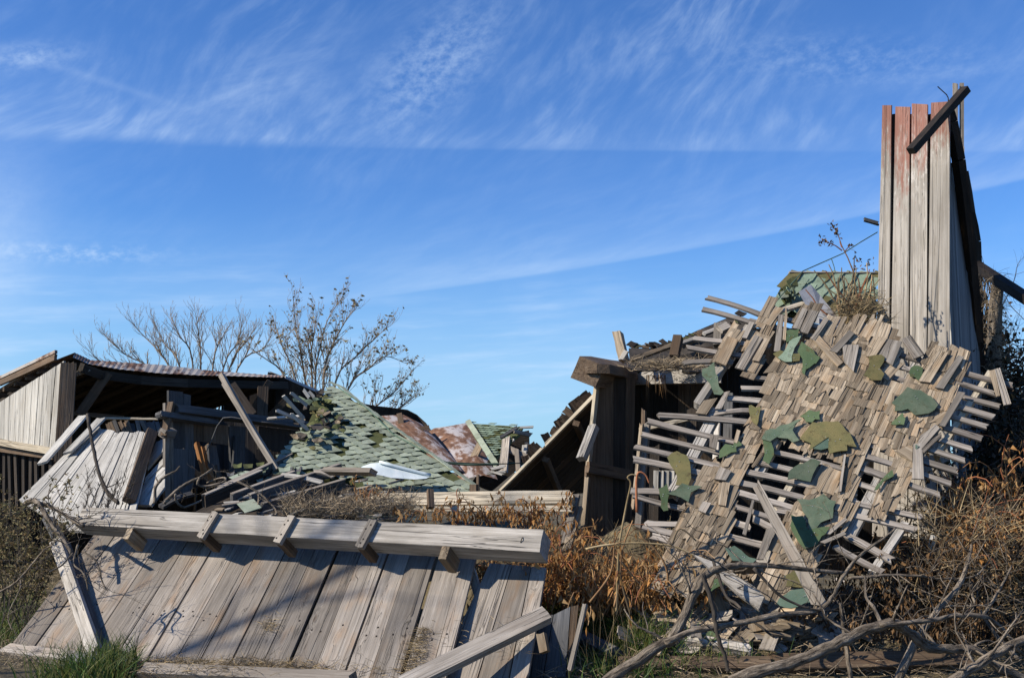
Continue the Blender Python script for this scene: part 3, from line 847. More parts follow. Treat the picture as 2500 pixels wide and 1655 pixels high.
# ------------------------------------------------------------------ green shingled roof, middle
GR = plane3((800, 945, 14.6), (1155, 1190, 12.0), (720, 1150, 12.6))
ea = (GR(1000, 1100) - GR(900, 1050)).normalized()
eb = GR.n.cross(ea).normalized()
if eb.z > 0: eb = -eb
gro = thing('green_shingle_roof', 'green asphalt shingled roof slope slid down to a point', 'roof', at(900, 1225, 12.3))
gpoly = [(808, 938), (836, 952), (880, 990), (960, 1048), (1050, 1112), (1168, 1196), (1110, 1226), (1000, 1224), (900, 1200), (850, 1170), (700, 1162), (680, 1136), (700, 1100), (735, 1062), (752, 1030), (770, 990)]
part('deck', MB().slab(GR.pts(gpoly, -.02), GR.n, .05), 'moss_felt', gro)
org = GR(900, 1080)
ta, tb = .138, .098
nt_ = 0
for j in range(-32, 33):
    for i in range(-26, 27):
        c = org + ea * ((i + (.5 if j % 2 else 0)) * ta) + eb * (j * tb)
        x, y = to_px(c)
        if not inside(x, y, gpoly): continue
        if (x < 830 and y < 1046 and x < 795 + (y - 950) * .35): continue
        if noise.noise(V((x * .021, y * .021, 3))) > .40 or random.random() < .03: continue
        jx = lambda s_: random.uniform(-s_, s_)
        L = ta * 1.0; B = tb * 1.22
        q = [c + ea * (-L / 2 + jx(.006)) + eb * (-B / 2), c + ea * (L / 2 + jx(.006)) + eb * (-B / 2),
             c + ea * (L / 2 - .03 + jx(.012)) + eb * (B / 2 + jx(.012)), c + eb * (B / 2 + .018 + jx(.012)), c + ea * (-L / 2 + jx(.01)) + eb * (B / 2 - .012 + jx(.014))]
        lift = [0.0, 0.0, .018, .02, .018]
        q = [p + GR.n * (h_ + .004 * ((i + j) % 2) + jx(.003)) for p, h_ in zip(q, lift)]
        rot = random.uniform(-.05, .05)
        part('shingle', MB().slab(q, GR.n, .006, ea), 'green_shingle', gro); nt_ += 1
        
rc = [GR(x, y, .03) for x, y in ((806, 938), (836, 950), (880, 988), (960, 1046), (1050, 1110), (1166, 1194))]
for i in range(5):
    ns_ = max(2, int((rc[i + 1] - rc[i]).length / .17))
    for k in range(ns_):
        a_ = rc[i].lerp(rc[i + 1], k / ns_); b_ = rc[i].lerp(rc[i + 1], (k + 1.12) / ns_)
        part('ridge_cap', MB().plank(a_ + GR.n * .006, b_ - GR.n * .004, .055, .006, GR.n + V((.4, 0, 0)), 1, .012, rough=.08), 'green_shingle', gro)
# torn heap on its left shoulder
for k in range(80):
    x = random.gauss(785, 26); y = random.gauss(1012, 30)
    if x > 800 + (y - 950) * .5 or y < 955: continue
    s_ = random.uniform(5, 17)
    poly = ragged([(x + s_ * cos(a) * random.uniform(.6, 1.2), y + s_ * .6 * sin(a) * random.uniform(.6, 1.2)) for a in (0, 1.2, 2.5, 3.6, 5.0)], 3, 2)
    P_ = Plane(GR(x, y, random.uniform(.03, .12)), GR.n + V((random.uniform(-.4, .4), random.uniform(-.5, .2), random.uniform(-.2, .3))))
    part('torn_felt', MB().slab(P_.pts(poly), P_.n, .008, curl=random.uniform(-.04, .06)), random.choice(['moss_felt', 'moss_felt', 'olive_felt', 'blue_green_felt', 'tar_paper', 'tar_paper', 'shingle_wood']), gro)
lath_labels = ['bare lath sticking up steeply left of the green roof', 'second bare lath jutting from green roof shoulder', 'bare lath tip beside the green roof peak',
    'stubby lath tip nearest the green roof peak', 'low bare lath poking from torn green felt', 'short lath end below torn green felt', 'broken lath lying across dark rail end by green roof']
for (a, b, w), lab in zip((((690, 964, 13.0), (742, 1022, 13.2), 8), ((710, 958, 13.3), (750, 990, 13.4), 8), ((740, 950, 13.6), (756, 972, 13.6), 8), ((754, 955, 13.7), (768, 970, 13.7), 7),
        ((676, 1002, 13.2), (740, 1030, 13.3), 9), ((712, 1010, 13.1), (752, 1050, 13.2), 8), ((655, 1022, 13.6), (735, 1016, 13.6), 6)), lath_labels):
    one('bare_lath', MB().plank(at(*a), at(*b), pxm(w, 13.2), .03, V((-.5, -1, .6)), 2, .02), 'siding_wood', lab, 'lath')
gv = MB().tube([at(x, y, d) for x, y, d in ((826, 945, 14.3), (900, 1000, 13.8), (960, 1060, 13.2), (1030, 1098, 12.8), (1090, 1128, 12.7), (1200, 1133, 13), (1275, 1130, 13.2))], (.007, .007), 5)
one('green_wire', gv, 'green_wire', 'thin green wire trailing down the green roof edge', 'wire', smooth=True)

# translucent pale sheet and its fascia board
m = MB(); sh_a = [(868, 1151), (885, 1138), (905, 1131), (926, 1129), (958, 1138), (1000, 1149), (1036, 1158), (1052, 1162)]
sh_b = [(860, 1152), (880, 1153), (905, 1156), (930, 1160), (955, 1166), (985, 1168), (1010, 1170), (1040, 1168)]
rws = []
for k in range(5):
    rws.append([at(a[0] + (b[0] - a[0]) * k / 4, a[1] + (b[1] - a[1]) * k / 4, 12.0 - .25 * k / 4 + (.03 if k % 2 else 0)) for a, b in zip(sh_a, sh_b)])
m.grid(rws)
st = thing('pale_plastic_sheet', 'glossy pale blue white ribbed sheet lying on the green roof', 'sheet', at(950, 1172, 11.7))
part('sheet', m, 'pale_pvc', st, smooth=True)
part('rolled_edge', MB().tube([at(x, y - 2, 11.98) for x, y in sh_a[3:]], (.018, .018), 6), 'pale_pvc', st, smooth=True)
one('fascia_board', MB().plank(at(797, 1150, 11.7), at(912, 1152, 11.5), .05, .16, V((0, -1, .25)), 3, .01), 'grey_wood', 'dark edged board under the pale plastic sheet', 'board')

# ------------------------------------------------------------------ second green roof, farther right
G2 = plane3((1140, 1030, 18.6), (1272, 1036, 18.2), (1200, 1120, 17.0))
g2 = thing('small_green_roof', 'small green shingled roof with splintered end beside the rusty slope', 'roof', at(1210, 1160, 17))
p2 = [(1142, 1030), (1200, 1034), (1276, 1037), (1268, 1054), (1240, 1078), (1222, 1098), (1206, 1122), (1180, 1090), (1158, 1060)]
part('deck', MB().slab(G2.pts(p2, -.03), G2.n, .05), 'moss_felt', g2)
e1 = (G2(1230, 1042) - G2(1170, 1038)).normalized(); e2 = G2.n.cross(e1)
if e2.z > 0: e2 = -e2
o2 = G2(1200, 1060)
for j in range(-8, 12):
    for i in range(-10, 10):
        c = o2 + e1 * ((i + .5 * (j % 2)) * .13) + e2 * (j * .085)
        x, y = to_px(c)
        if inside(x, y, p2) and random.random() < .93:
            q = [c - e1 * .062 - e2 * .05, c + e1 * .062 - e2 * .05, c + e1 * .05 + e2 * .05 + G2.n * .02, c - e1 * .062 + e2 * .04 + G2.n * .02]
            part('shingle', MB().slab(q, G2.n, .006, e1), 'pale_green_shingle' if random.random() < .7 else 'moss_felt', g2)
for k in range(9):
    a_ = G2(1142, 1031, .03).lerp(G2(1212, 1140, .03), k / 9); b_ = G2(1142, 1031, .03).lerp(G2(1212, 1140, .03), (k + 1.15) / 9)
    part('hip_cap', MB().plank(a_ + G2.n * .008, b_ - G2.n * .004, .09, .008, G2.n + V((-.4, 0, 0)), 1, .015, rough=.06), 'green_shingle', g2)
part('gutter_edge', MB().tube([at(x, y, 16.5) for x, y in ((1093, 1130), (1140, 1134), (1200, 1133), (1260, 1130))], (.02, .02), 5), 'teal_felt', g2)
part('dark_gable', MB().slab([at(x, y, 18.6) for x, y in ((1240, 1060), (1292, 1050), (1294, 1120), (1200, 1200), (1150, 1180), (1195, 1120))], V((.2, -1, 0)), .05), 'dark_wood', g2)
for (a, b, w, mt) in (((1236, 1072, 16.8), (1228, 1158, 16.2), .13, 'grey_wood'), ((1246, 1098, 16.6), (1296, 1122, 16.4), .10, 'grey_wood'), ((1252, 1052, 16.8), (1296, 1062, 16.9), .06, 'grey_wood'),
        ((1268, 1044, 17), (1306, 1042, 17), .03, 'siding_wood'), ((1285, 1080, 17), (1308, 1112, 17), .05, 'slate_wood'), ((1198, 1146, 16.3), (1230, 1138, 16.3), .04, 'siding_wood'),
        ((1192, 1156, 16.2), (1232, 1152, 16.2), .035, 'siding_wood'), ((1230, 1160, 16.1), (1196, 1150, 16.2), .03, 'siding_wood'), ((1262, 1098, 16.5), (1266, 1150, 16.3), .07, 'grey_wood'), ((1282, 1090, 16.7), (1278, 1118, 16.6), .08, 'siding_wood'),
        ((1250, 1076, 16.6), (1256, 1072, 16.6), .04, 'siding_wood'), ((1220, 1070, 16.9), (1262, 1044, 17), .05, 'slate_wood')):
    part('splintered_board', MB().plank(at(*a), at(*b), w, .04, V((-.5, -1, .3)), 2, .03, rough=.1), mt, g2)

# ------------------------------------------------------------------ lean-to roof seen from below
LT = plane3((1222, 1198, 12.6), (1456, 962, 12.0), (1428, 1190, 14.4))
lt = thing('tipped_lean_to_roof', 'dark underside of tipped lean-to roof with pale board edge', 'roof', at(1340, 1215, 13))
eL = (LT(1456, 962) - LT(1222, 1198)).normalized()
aL, bL = LT(1215, 1205), LT(1462, 955)
into = (LT(1420, 1190) - LT(1318, 1100)); into = (into - eL * into.dot(eL)).normalized()
LL = (bL - aL).length
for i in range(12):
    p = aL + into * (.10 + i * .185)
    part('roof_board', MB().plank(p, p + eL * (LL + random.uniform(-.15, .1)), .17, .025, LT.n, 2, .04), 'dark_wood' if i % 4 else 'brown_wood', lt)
part('edge_board', MB().plank(aL + eL * .02, aL + eL * (LL * .46), .034, .035, V((-.4, -1, .5)), 3, .02), 'cream_wood', lt)
part('edge_board', MB().plank(aL + eL * (LL * .48), bL + eL * .05, .042, .035, V((-.4, -1, .5)), 3, .02), 'cream_wood', lt)
for (a, b) in (((1396, 1020), (1428, 1088)), ((1322, 1108), (1360, 1200)), ((1242, 1190), (1252, 1212))):
    part('rafter', MB().plank(LT(*a, .08) , LT(*b, .08), .075, .06, V((-.3, -1, 0)), 1), 'brown_wood', lt)
for i in range(20):
    k = random.uniform(.25, .98)
    p = aL + eL * (LL * k) + V((0, .1, .02))
    up_ = (V((-.7, 0, .7)) + eL * random.uniform(-.6, .6)).normalized()
    part('shingle_butt', MB().plank(p, p + up_ * random.uniform(.05, .13), random.uniform(.07, .15), .015, V((0, -1, .2)), 1, .015), 'brown_wood' if i % 3 else 'dark_wood', lt)

# ------------------------------------------------------------------ dark plank wall in the centre
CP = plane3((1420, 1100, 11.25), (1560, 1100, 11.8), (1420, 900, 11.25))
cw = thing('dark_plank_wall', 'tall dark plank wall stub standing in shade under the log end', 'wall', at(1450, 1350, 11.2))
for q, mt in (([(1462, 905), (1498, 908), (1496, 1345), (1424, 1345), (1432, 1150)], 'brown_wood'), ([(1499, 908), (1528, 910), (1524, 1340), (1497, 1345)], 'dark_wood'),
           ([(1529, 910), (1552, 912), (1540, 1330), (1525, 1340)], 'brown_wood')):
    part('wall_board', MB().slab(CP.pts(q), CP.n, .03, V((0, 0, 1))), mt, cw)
part('lit_wall_edge', MB().plank(CP(1459, 905, .01), CP(1435, 1135, .01), .035, .06, V((-.7, -1, 0)), 4, .01), 'cream_wood', cw)  # thin boards coloured pale for the sun on the wall's left edge
part('lit_wall_edge', MB().plank(CP(1430, 1165, .03), CP(1415, 1345, .03), .045, .05, V((-.7, -1, 0)), 4, .01), 'shingle_wood', cw)
part('ledger', MB().plank(CP(1428, 1140, .04), CP(1528, 1160, .04), .115, .05, CP.n, 2, .01), 'brown_wood', cw)
one('wedged_board', MB().plank(at(1420, 1120, 11.15), at(1450, 1042, 11.25), .075, .10, V((-.6, -1, .1)), 2, .02), 'pale_wood', 'pale split board wedged against the dark plank wall edge', 'board')
for (a, b, w, mt, lab) in (((1404, 1210, 11.0), (1378, 1330, 10.7), .10, 'grey_wood', 'grey board propped against foot of dark plank wall'),
                     ((1412, 1240, 11.0), (1384, 1345, 10.6), .085, 'shingle_wood', 'brown board propped beside grey one at dark wall foot')):
    one('propped_board', MB().plank(at(*a), at(*b), w, .04, V((-.5, -1, .3)), 2, .02), mt, lab, 'board')

# log end, header, roof wreck above the opening
one('log_beam', MB().plank(at(1434, 906, 10.9), at(1548, 914, 13.2), .235, .27, V((-.5, -1, 0)), 5, .03, rough=.09), 'brown_wood', 'thick split log end jutting over the dark opening', 'beam')
one('log_slab', MB().plank(at(1458, 900, 10.85), at(1530, 918, 12.2), .25, .09, V((-.3, -1, .6)), 4, .05, rough=.12), 'brown_wood', 'rotten half round slab lying beside the split log end', 'beam')
one('header_board', MB().slab([at(x, y, d) for x, y, d in ((1546, 908, 12.2), (1640, 900, 11.85), (1760, 893, 11.5), (1760, 934, 11.5), (1640, 936, 11.85), (1546, 938, 12.2))], V((-.35, -1, .1)), .06, V((1, .4, 0))), 'pale_wood',
    'pale header board over the dark opening, its left end in shade', 'beam')
up = thing('upper_roof_wreck', 'torn dark roof edge with stubs of rafters above the header board', 'roof', at(1600, 905, 12.2))
part('deck', MB().slab([at(x, y, d) for x, y, d in ((1535, 850, 12.8), (1610, 850, 13), (1700, 808, 13.2), (1790, 770, 13.4), (1850, 790, 13), (1780, 900, 12.3), (1540, 905, 12.1))], V((-.1, -1, .7)), .05), 'tar_paper', up)
for q, mt in (([(1612, 880), (1700, 858), (1716, 900), (1620, 905)], 'tar_paper'), ([(1690, 850), (1740, 845), (1750, 880), (1712, 885)], 'brown_wood')):
    part('tar_flap', MB().slab([at(x, y, 12.0) for x, y in q], V((-.2, -1, .8)), .02), mt, up)
for i in range(40):
    k = random.random(); x = 1536 + 280 * k; y = 850 - 20 * k - 62 * k * k + random.uniform(-6, 8)
    p = at(x, y, 12.9)
    part('shingle', MB().plank(p, p + V((random.uniform(-.02, .1), .05, random.uniform(-.03, .05))), random.uniform(.05, .12), .012, V((0, -1, 1)), 1, .02), random.choice(['tar_paper', 'dark_wood', 'brown_wood', 'moss_felt']), up)
part('rafter_stub', MB().plank(at(1508, 812, 11.8), at(1524, 882, 11.7), .085, .12, V((-.4, -1, 0)), 3, .01, rough=.12), 'shingle_wood', up)
part('rafter_stub', MB().plank(at(1656, 823, 11.9), at(1646, 872, 11.8), .095, .10, V((-.4, -1, .2)), 1), 'brown_wood', up)
part('rafter_stub', MB().plank(at(1754, 792, 12.2), at(1752, 845, 12.1), .085, .09, V((-.4, -1, .3)), 2), 'grey_wood', up)
part('rafter_stub', MB().plank(at(1776, 796, 12.15), at(1756, 806, 12.1), .10, .08, V((-.4, -1, .3)), 1), 'grey_wood', up)
for (a, b, w, mt) in (((1540, 880, 11.9), (1642, 843, 12.2), .055, 'shingle_wood'), ((1640, 846, 12.2), (1700, 826, 12.4), .05, 'pale_wood'), ((1666, 842, 12.3), (1704, 828, 12.4), .05, 'shingle_wood'), ((1516, 880, 11.6), (1528, 860, 11.6), .05, 'pale_wood'),
        ((1665, 893, 11.7), (1745, 888, 11.8), .07, 'pale_wood'), ((1668, 906, 11.6), (1735, 905, 11.7), .05, 'lath_wood'), ((1718, 816, 12.4), (1760, 800, 12.5), .05, 'pale_wood')):
    part('lath', MB().plank(at(*a), at(*b), w, .035, V((-.4, -1, .6)), 2, .02, rough=.06), mt, up)

# interior seen through the laths
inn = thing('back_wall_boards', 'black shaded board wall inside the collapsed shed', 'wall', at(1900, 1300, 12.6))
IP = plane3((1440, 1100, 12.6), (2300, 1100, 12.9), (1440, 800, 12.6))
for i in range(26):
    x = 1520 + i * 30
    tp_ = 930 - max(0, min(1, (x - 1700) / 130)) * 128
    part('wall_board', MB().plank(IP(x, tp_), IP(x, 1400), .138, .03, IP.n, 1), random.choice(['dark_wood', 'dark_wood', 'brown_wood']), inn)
ish = thing('shed_frame', 'weathered studs and braces standing behind the lath roof', 'wall', at(1580, 1330, 11))
for (a, b, w, mt) in (((1572, 1000, 10.9), (1565, 1325, 10.7), .035, 'brown_wood'), ((1580, 1035, 10.85), (1558, 1290, 10.6), .06, 'grey_wood'), ((1567, 1038, 10.8), (1546, 1240, 10.6), .03, 'shingle_wood'),
        ((1752, 1035, 10.9), (1748, 1120, 10.7), .055, 'pale_wood'), ((1600, 1090, 11.2), (1596, 1330, 11.0), .10, 'dark_wood'), ((1690, 1000, 11.3), (1690, 1300, 11.1), .10, 'dark_wood'),
        ((1780, 960, 11.2), (1772, 1300, 11.0), .09, 'slate_wood'), ((2075, 1190, 10.0), (2068, 1290, 9.9), .13, 'shingle_wood'), ((1560, 1050, 11.0), (1690, 1020, 11.0), .04, 'cream_wood')):
    part('stud', MB().plank(at(*a), at(*b), w, .05, V((-.5, -1, .1)), 2, .02), mt, ish)
for i in range(4):
    x = 1602 + i * 13
    part('board', MB().plank(at(x, 1148, 10.7), at(x - 1, 1200, 10.7), .048, .02, V((-.4, -1, .1)), 1), 'siding_wood', ish)

# ------------------------------------------------------------------ collapsed lath and shingle roof
RP = Plane(at(1900, 1050, 10.0), V((-.185, -1.125, .88)))
RN = RP.n
rf = thing('collapsed_shingle_roof', 'collapsed roof slope of bare laths, rotten wood shingles and green felt scraps', 'roof', at(1850, 1500, 9.0))
E1 = ((RP(2410, 1037) - RP(2286, 1008)).normalized() + (RP(1802, 1079) - RP(1583, 1025)).normalized()).normalized()
E2 = RN.cross(E1).normalized()
S2 = (RP(1932, 900) - RP(1830, 1090)).normalized()
def c5(l): return [(1380 + x * .338, 640 + y * .338) for x, y in l]
def c19(l): return [(1900 + x * .3189, 750 + y * .3189) for x, y in l]
def c8(l): return [(1900 + x * .418, 1000 + y * .418) for x, y in l]
def c7(l): return [(1400 + x * .354, 1100 + y * .354) for x, y in l]
# laths: pixel ends
laths = [(1725, 725, 1858, 766), (1718, 752, 1856, 792), (1850, 762, 2150, 836), (1830, 782, 2180, 862), (1691, 822, 1880, 842), (1677, 847, 1860, 872), (1668, 884, 1790, 882),
         (1826, 918, 1980, 924), (1812, 946, 1960, 950), (1774, 971, 1960, 990), (1728, 1012, 1832, 1000), (1606, 1012, 1890, 1036), (1583, 1026, 1850, 1090), (1566, 1056, 1830, 1118), (1549, 1088, 1790, 1146), (1545, 1117, 1790, 1172),
         (1541, 1194, 1640, 1200), (1545, 1206, 1700, 1246), (1570, 1281, 1700, 1312), (1576, 1274, 1690, 1278), (1690, 1160, 1790, 1180),
         (1893, 1102, 2070, 1147), (1846, 1126, 2075, 1180), (1822, 1150, 2090, 1212), (1793, 1174, 1990, 1220), (1784, 1196, 1945, 1240), (1775, 1230, 1900, 1266), (1750, 1258, 1830, 1282), (1745, 1298, 1870, 1331), (1840, 1262, 1920, 1300), (1895, 1240, 2000, 1265),
         (2150, 850, 2471, 940), (2100, 868, 2430, 960), (2090, 892, 2445, 989), (2060, 915, 2424, 1016), (2050, 940, 2411, 1038), (2050, 972, 2394, 1066), (2060, 1006, 2374, 1094), (2060, 1035, 2354, 1122), (2060, 1068, 2338, 1148), (2060, 1098, 2318, 1178), (2080, 1132, 2296, 1208), (2070, 1170, 2180, 1205),
         (2067, 1221, 2251, 1259), (2055, 1247, 2236, 1289), (2059, 1298, 2178, 1366), (2038, 1331, 2160, 1394), (2140, 1200, 2200, 1218), (1980, 1190, 2060, 1212), (1590, 1304, 1690, 1336), (1960, 1225, 2070, 1252)]
for (xa, ya, xb, yb) in laths:
    part('lath', MB().plank(RP(xa, ya, random.uniform(-.03, -.008)), RP(xb, yb, random.uniform(-.03, -.008)), random.uniform(.050, .066), .024, RN, 5, .02, bow=random.uniform(-.02, .02), rough=.05, notch=.16, twist=random.uniform(-.25, .25)), 'lath_wood', rf)
for (xa, ya, xb, yb, w) in ((1752, 990, 1640, 1200, .10), (1985, 1085, 1880, 1260, .055), (2150, 1160, 2075, 1300, .09), (2420, 900, 2290, 1100, .05), (2010, 850, 1850, 1150, .09), (2240, 880, 2060, 1200, .09),
                          (1905, 1300, 1855, 1370, .09), (1832, 782, 1700, 980, .07), (2210, 1270, 2130, 1390, .06)):
    part('rafter', MB().plank(RP(xa, ya, -.075), RP(xb, yb, -.075), w, .09, RN, 2, .02), 'cream_wood' if w < .06 else 'pale_wood', rf)
# shingles: shared wedge meshes
SV = []
for k in range(30):
    wide = k < 14
    w = random.choice([.085, .10, .11, .125, .14]) if wide else random.choice([.035, .042, .05, .06, .07])
    L = random.uniform(.26, .36)
    m = MB()
    m.plank(V((0, 0, 0)), V((0, L, 0)), w, .007, V((0, 0, 1)), 2, random.choice([.004, .008, .02]) if wide else random.choice([.01, .03, .05]), bow=random.uniform(-.003, .006), wB=w * random.uniform(.85, 1.05), rough=.03, notch=.10)
    me = m.mesh('shingle', V((0, 0, 0))); me.materials.append(MAT['shingle_wood'])
    SV.append((w, L, me))
cover = [
    [(1868, 905), (1905, 868), (1960, 862), (2010, 830), (2060, 800), (2132, 806), (2190, 842), (2170, 905), (2140, 985), (2230, 930), (2262, 868), (2310, 872), (2346, 880), (2329, 973), (2292, 1046), (2219, 1150), (2150, 1110), (2104, 1120), (2050, 1120), (1985, 1100), (1900, 1072), (1851, 1133), (1787, 1190), (1774, 1260), (1765, 1400), (1700, 1470), (1590, 1450), (1640, 1300), (1668, 1248), (1698, 1190), (1774, 1117), (1803, 1069), (1848, 985)],
    [(2056, 1110), (2104, 1116), (2060, 1300), (2005, 1290)],
    [(2184, 1107), (2232, 1132), (2180, 1262), (2132, 1252)],
    [(2005, 1168), (2050, 1180), (2000, 1330), (1960, 1450), (1840, 1480), (1860, 1400), (1930, 1250)],
    [(1770, 832), (1800, 845), (1775, 900), (1742, 895)], [(1840, 822), (1868, 830), (1830, 920), (1790, 930)],
    [(1860, 760), (1890, 775), (1850, 850), (1836, 846)], [(1940, 765), (1990, 770), (1960, 830), (1925, 820)], [(2000, 800), (2080, 815), (2000, 880), (1960, 870)],
]
holes = [[(2072, 965), (2094, 970), (2085, 990), (2058, 985)], [(2042, 995), (2066, 1000), (2060, 1012), (2038, 1008)], [(2178, 888), (2222, 892), (2200, 915), (2172, 910)], [(2170, 915), (2200, 922), (2190, 940), (2160, 935)], [(2155, 940), (2182, 950), (2170, 972), (2148, 965)],
         [(2125, 1075), (2142, 1080), (2130, 1100), (2115, 1095)], [(2195, 1055), (2215, 1060), (2205, 1078), (2190, 1072)], [(2052, 1118), (2066, 1122), (2054, 1190), (2042, 1200)], [(2150, 1008), (2168, 1010), (2160, 1028), (2146, 1024)]]
O = RP(1900, 1150)
cands = []
t0 = -1.5
j = 0
while t0 < 2.6:
    s = -2.4 + random.uniform(0, .1)
    while s < 3.2:
        px_, py_ = to_px(O + E1 * s + E2 * t0)
        pw_ = .62 if py_ < 985 + 60 * noise.noise(V((px_ * .01, py_ * .01, 0))) else .16
        w, L, me = random.choice(SV[:14] if random.random() < pw_ else SV[14:])
        p = O + E1 * (s + w / 2) + E2 * t0
        s += w + random.uniform(-.012, .012)
        x, y = to_px(p + E2 * .07)
        hit = any(inside(x, y, q) for q in cover)
        if not hit or any(inside(x, y, q) for q in holes): continue
        if random.random() < .06: continue
        cands.append((p, me, L, w))
    t0 += .098 + random.uniform(-.016, .016)
random.shuffle(cands)
mass = MB()
for i, (p, me, L, W_) in enumerate(cands):
    a = random.gauss(0, .045) if random.random() < .90 else random.gauss(0, .25)
    ti = .03 + abs(random.gauss(0, .02)) + (random.uniform(.05, .2) if random.random() < .05 else 0)
    sx_ = S2.cross(RN)
    yx = (S2 * cos(a) + sx_ * sin(a)).normalized()
    xx = yx.cross(RN).normalized()
    y2 = (yx * cos(ti) - RN * sin(ti)).normalized()
    z2 = xx.cross(y2)
    o_ = p + RN * (.014 + random.uniform(0, .008)) + E2 * random.gauss(0, .022)
    if i < 300:
        R = Matrix((xx, y2, z2)).transposed()
        shared('shingle', me, rf, o_, R)
    else:
        w_ = W_
        mass.plank(o_, o_ + y2 * L, w_, .007, z2, 2, random.choice([.006, .015, .04]), rough=.04, notch=.12)
if mass.v: part('shingle_mass', mass, 'shingle_wood', rf, stuff=True)
print('shingles', len(cands))
# wide loose boards still nailed on
bq = [c5([(1170, 560), (1250, 585), (1160, 770), (1080, 740)]), c5([(1370, 545), (1425, 568), (1290, 800), (1225, 780)]), c5([(1540, 400), (1580, 400), (1550, 665), (1505, 665)]), c5([(1590, 330), (1602, 400), (1590, 590), (1568, 585)]),
      c5([(1710, 355), (1750, 365), (1690, 510), (1640, 500)]), c5([(1760, 365), (1830, 380), (1750, 540), (1690, 520)]), c5([(1830, 550), (2005, 745), (1965, 775), (1780, 575)]), c5([(2050, 515), (2085, 540), (1960, 680), (1905, 665)]), c5([(2000, 620), (2120, 620), (2080, 810), (2010, 740)]),
      c5([(1440, 570), (1480, 580), (1400, 740), (1350, 730)]), c5([(1330, 450), (1365, 455), (1310, 570), (1275, 565)]), c5([(1880, 420), (1900, 440), (1800, 590), (1770, 575)]), c5([(1000, 1020), (1100, 1000), (1020, 1120), (940, 1110)]), c5([(1150, 960), (1190, 950), (1130, 1080), (1080, 1080)]),
      c19([(940, 270), (1010, 235), (1115, 385), (1030, 420)]), c19([(1200, 360), (1300, 370), (1160, 600), (1070, 590)]), c19([(1370, 395), (1415, 405), (1260, 650), (1195, 640)]), c19([(1370, 670), (1425, 680), (1270, 940), (1225, 930)]),
      c19([(1610, 510), (1650, 500), (1690, 700), (1665, 705)]), c19([(1650, 500), (1690, 490), (1775, 765), (1720, 775)]), c19([(1030, 1070), (1095, 1065), (1110, 1340), (1020, 1335)]), c19([(890, 1125), (1000, 1080), (1025, 1090), (1020, 1200)]), c19([(1090, 1110), (1240, 980), (1245, 1010), (1110, 1140)]),
      c19([(1080, 1010), (1200, 920), (1230, 950), (1100, 1100), (1060, 1080)]), c19([(760, 250), (830, 260), (740, 400), (670, 400)]), c19([(840, 270), (945, 290), (870, 470), (760, 400)]), c19([(500, 1150), (515, 1150), (480, 1430), (455, 1440)]), c19([(870, 680), (885, 680), (880, 750), (865, 750)]),
      c7([(1330, 560), (1400, 550), (1310, 770), (1260, 770)]), c7([(1250, 360), (1230, 360), (1165, 590), (1190, 600)]), c7([(1000, 240), (1080, 240), (1050, 400), (1000, 390)]), c7([(860, 430), (890, 370), (950, 380), (910, 450)]), c7([(970, 215), (1010, 130), (1090, 160), (1050, 225)]), c7([(770, 380), (725, 420), (770, 430)]),
      c8([(240, 790), (380, 730), (395, 745), (270, 800)]), c8([(270, 740), (390, 645), (400, 660), (300, 745)]), c5([(1240, 1230), (1265, 1240), (1240, 1330), (1215, 1320)]), c5([(1045, 1270), (1110, 1265), (1090, 1370), (1040, 1350)])]
for i, q in enumerate(bq):
    pp = RP.pts(q, .04 + random.uniform(0, .012))
    nn = RN + V((random.uniform(-.1, .1), 0, random.uniform(-.1, .1)))
    d0 = max(((pp[a] - pp[(a + 1) % len(pp)]) for a in range(len(pp))), key=lambda v_: v_.length)
    part('nailed_board', MB().slab(pp, RN, .014, d0), 'grey_wood' if i % 3 else 'shingle_wood', rf)
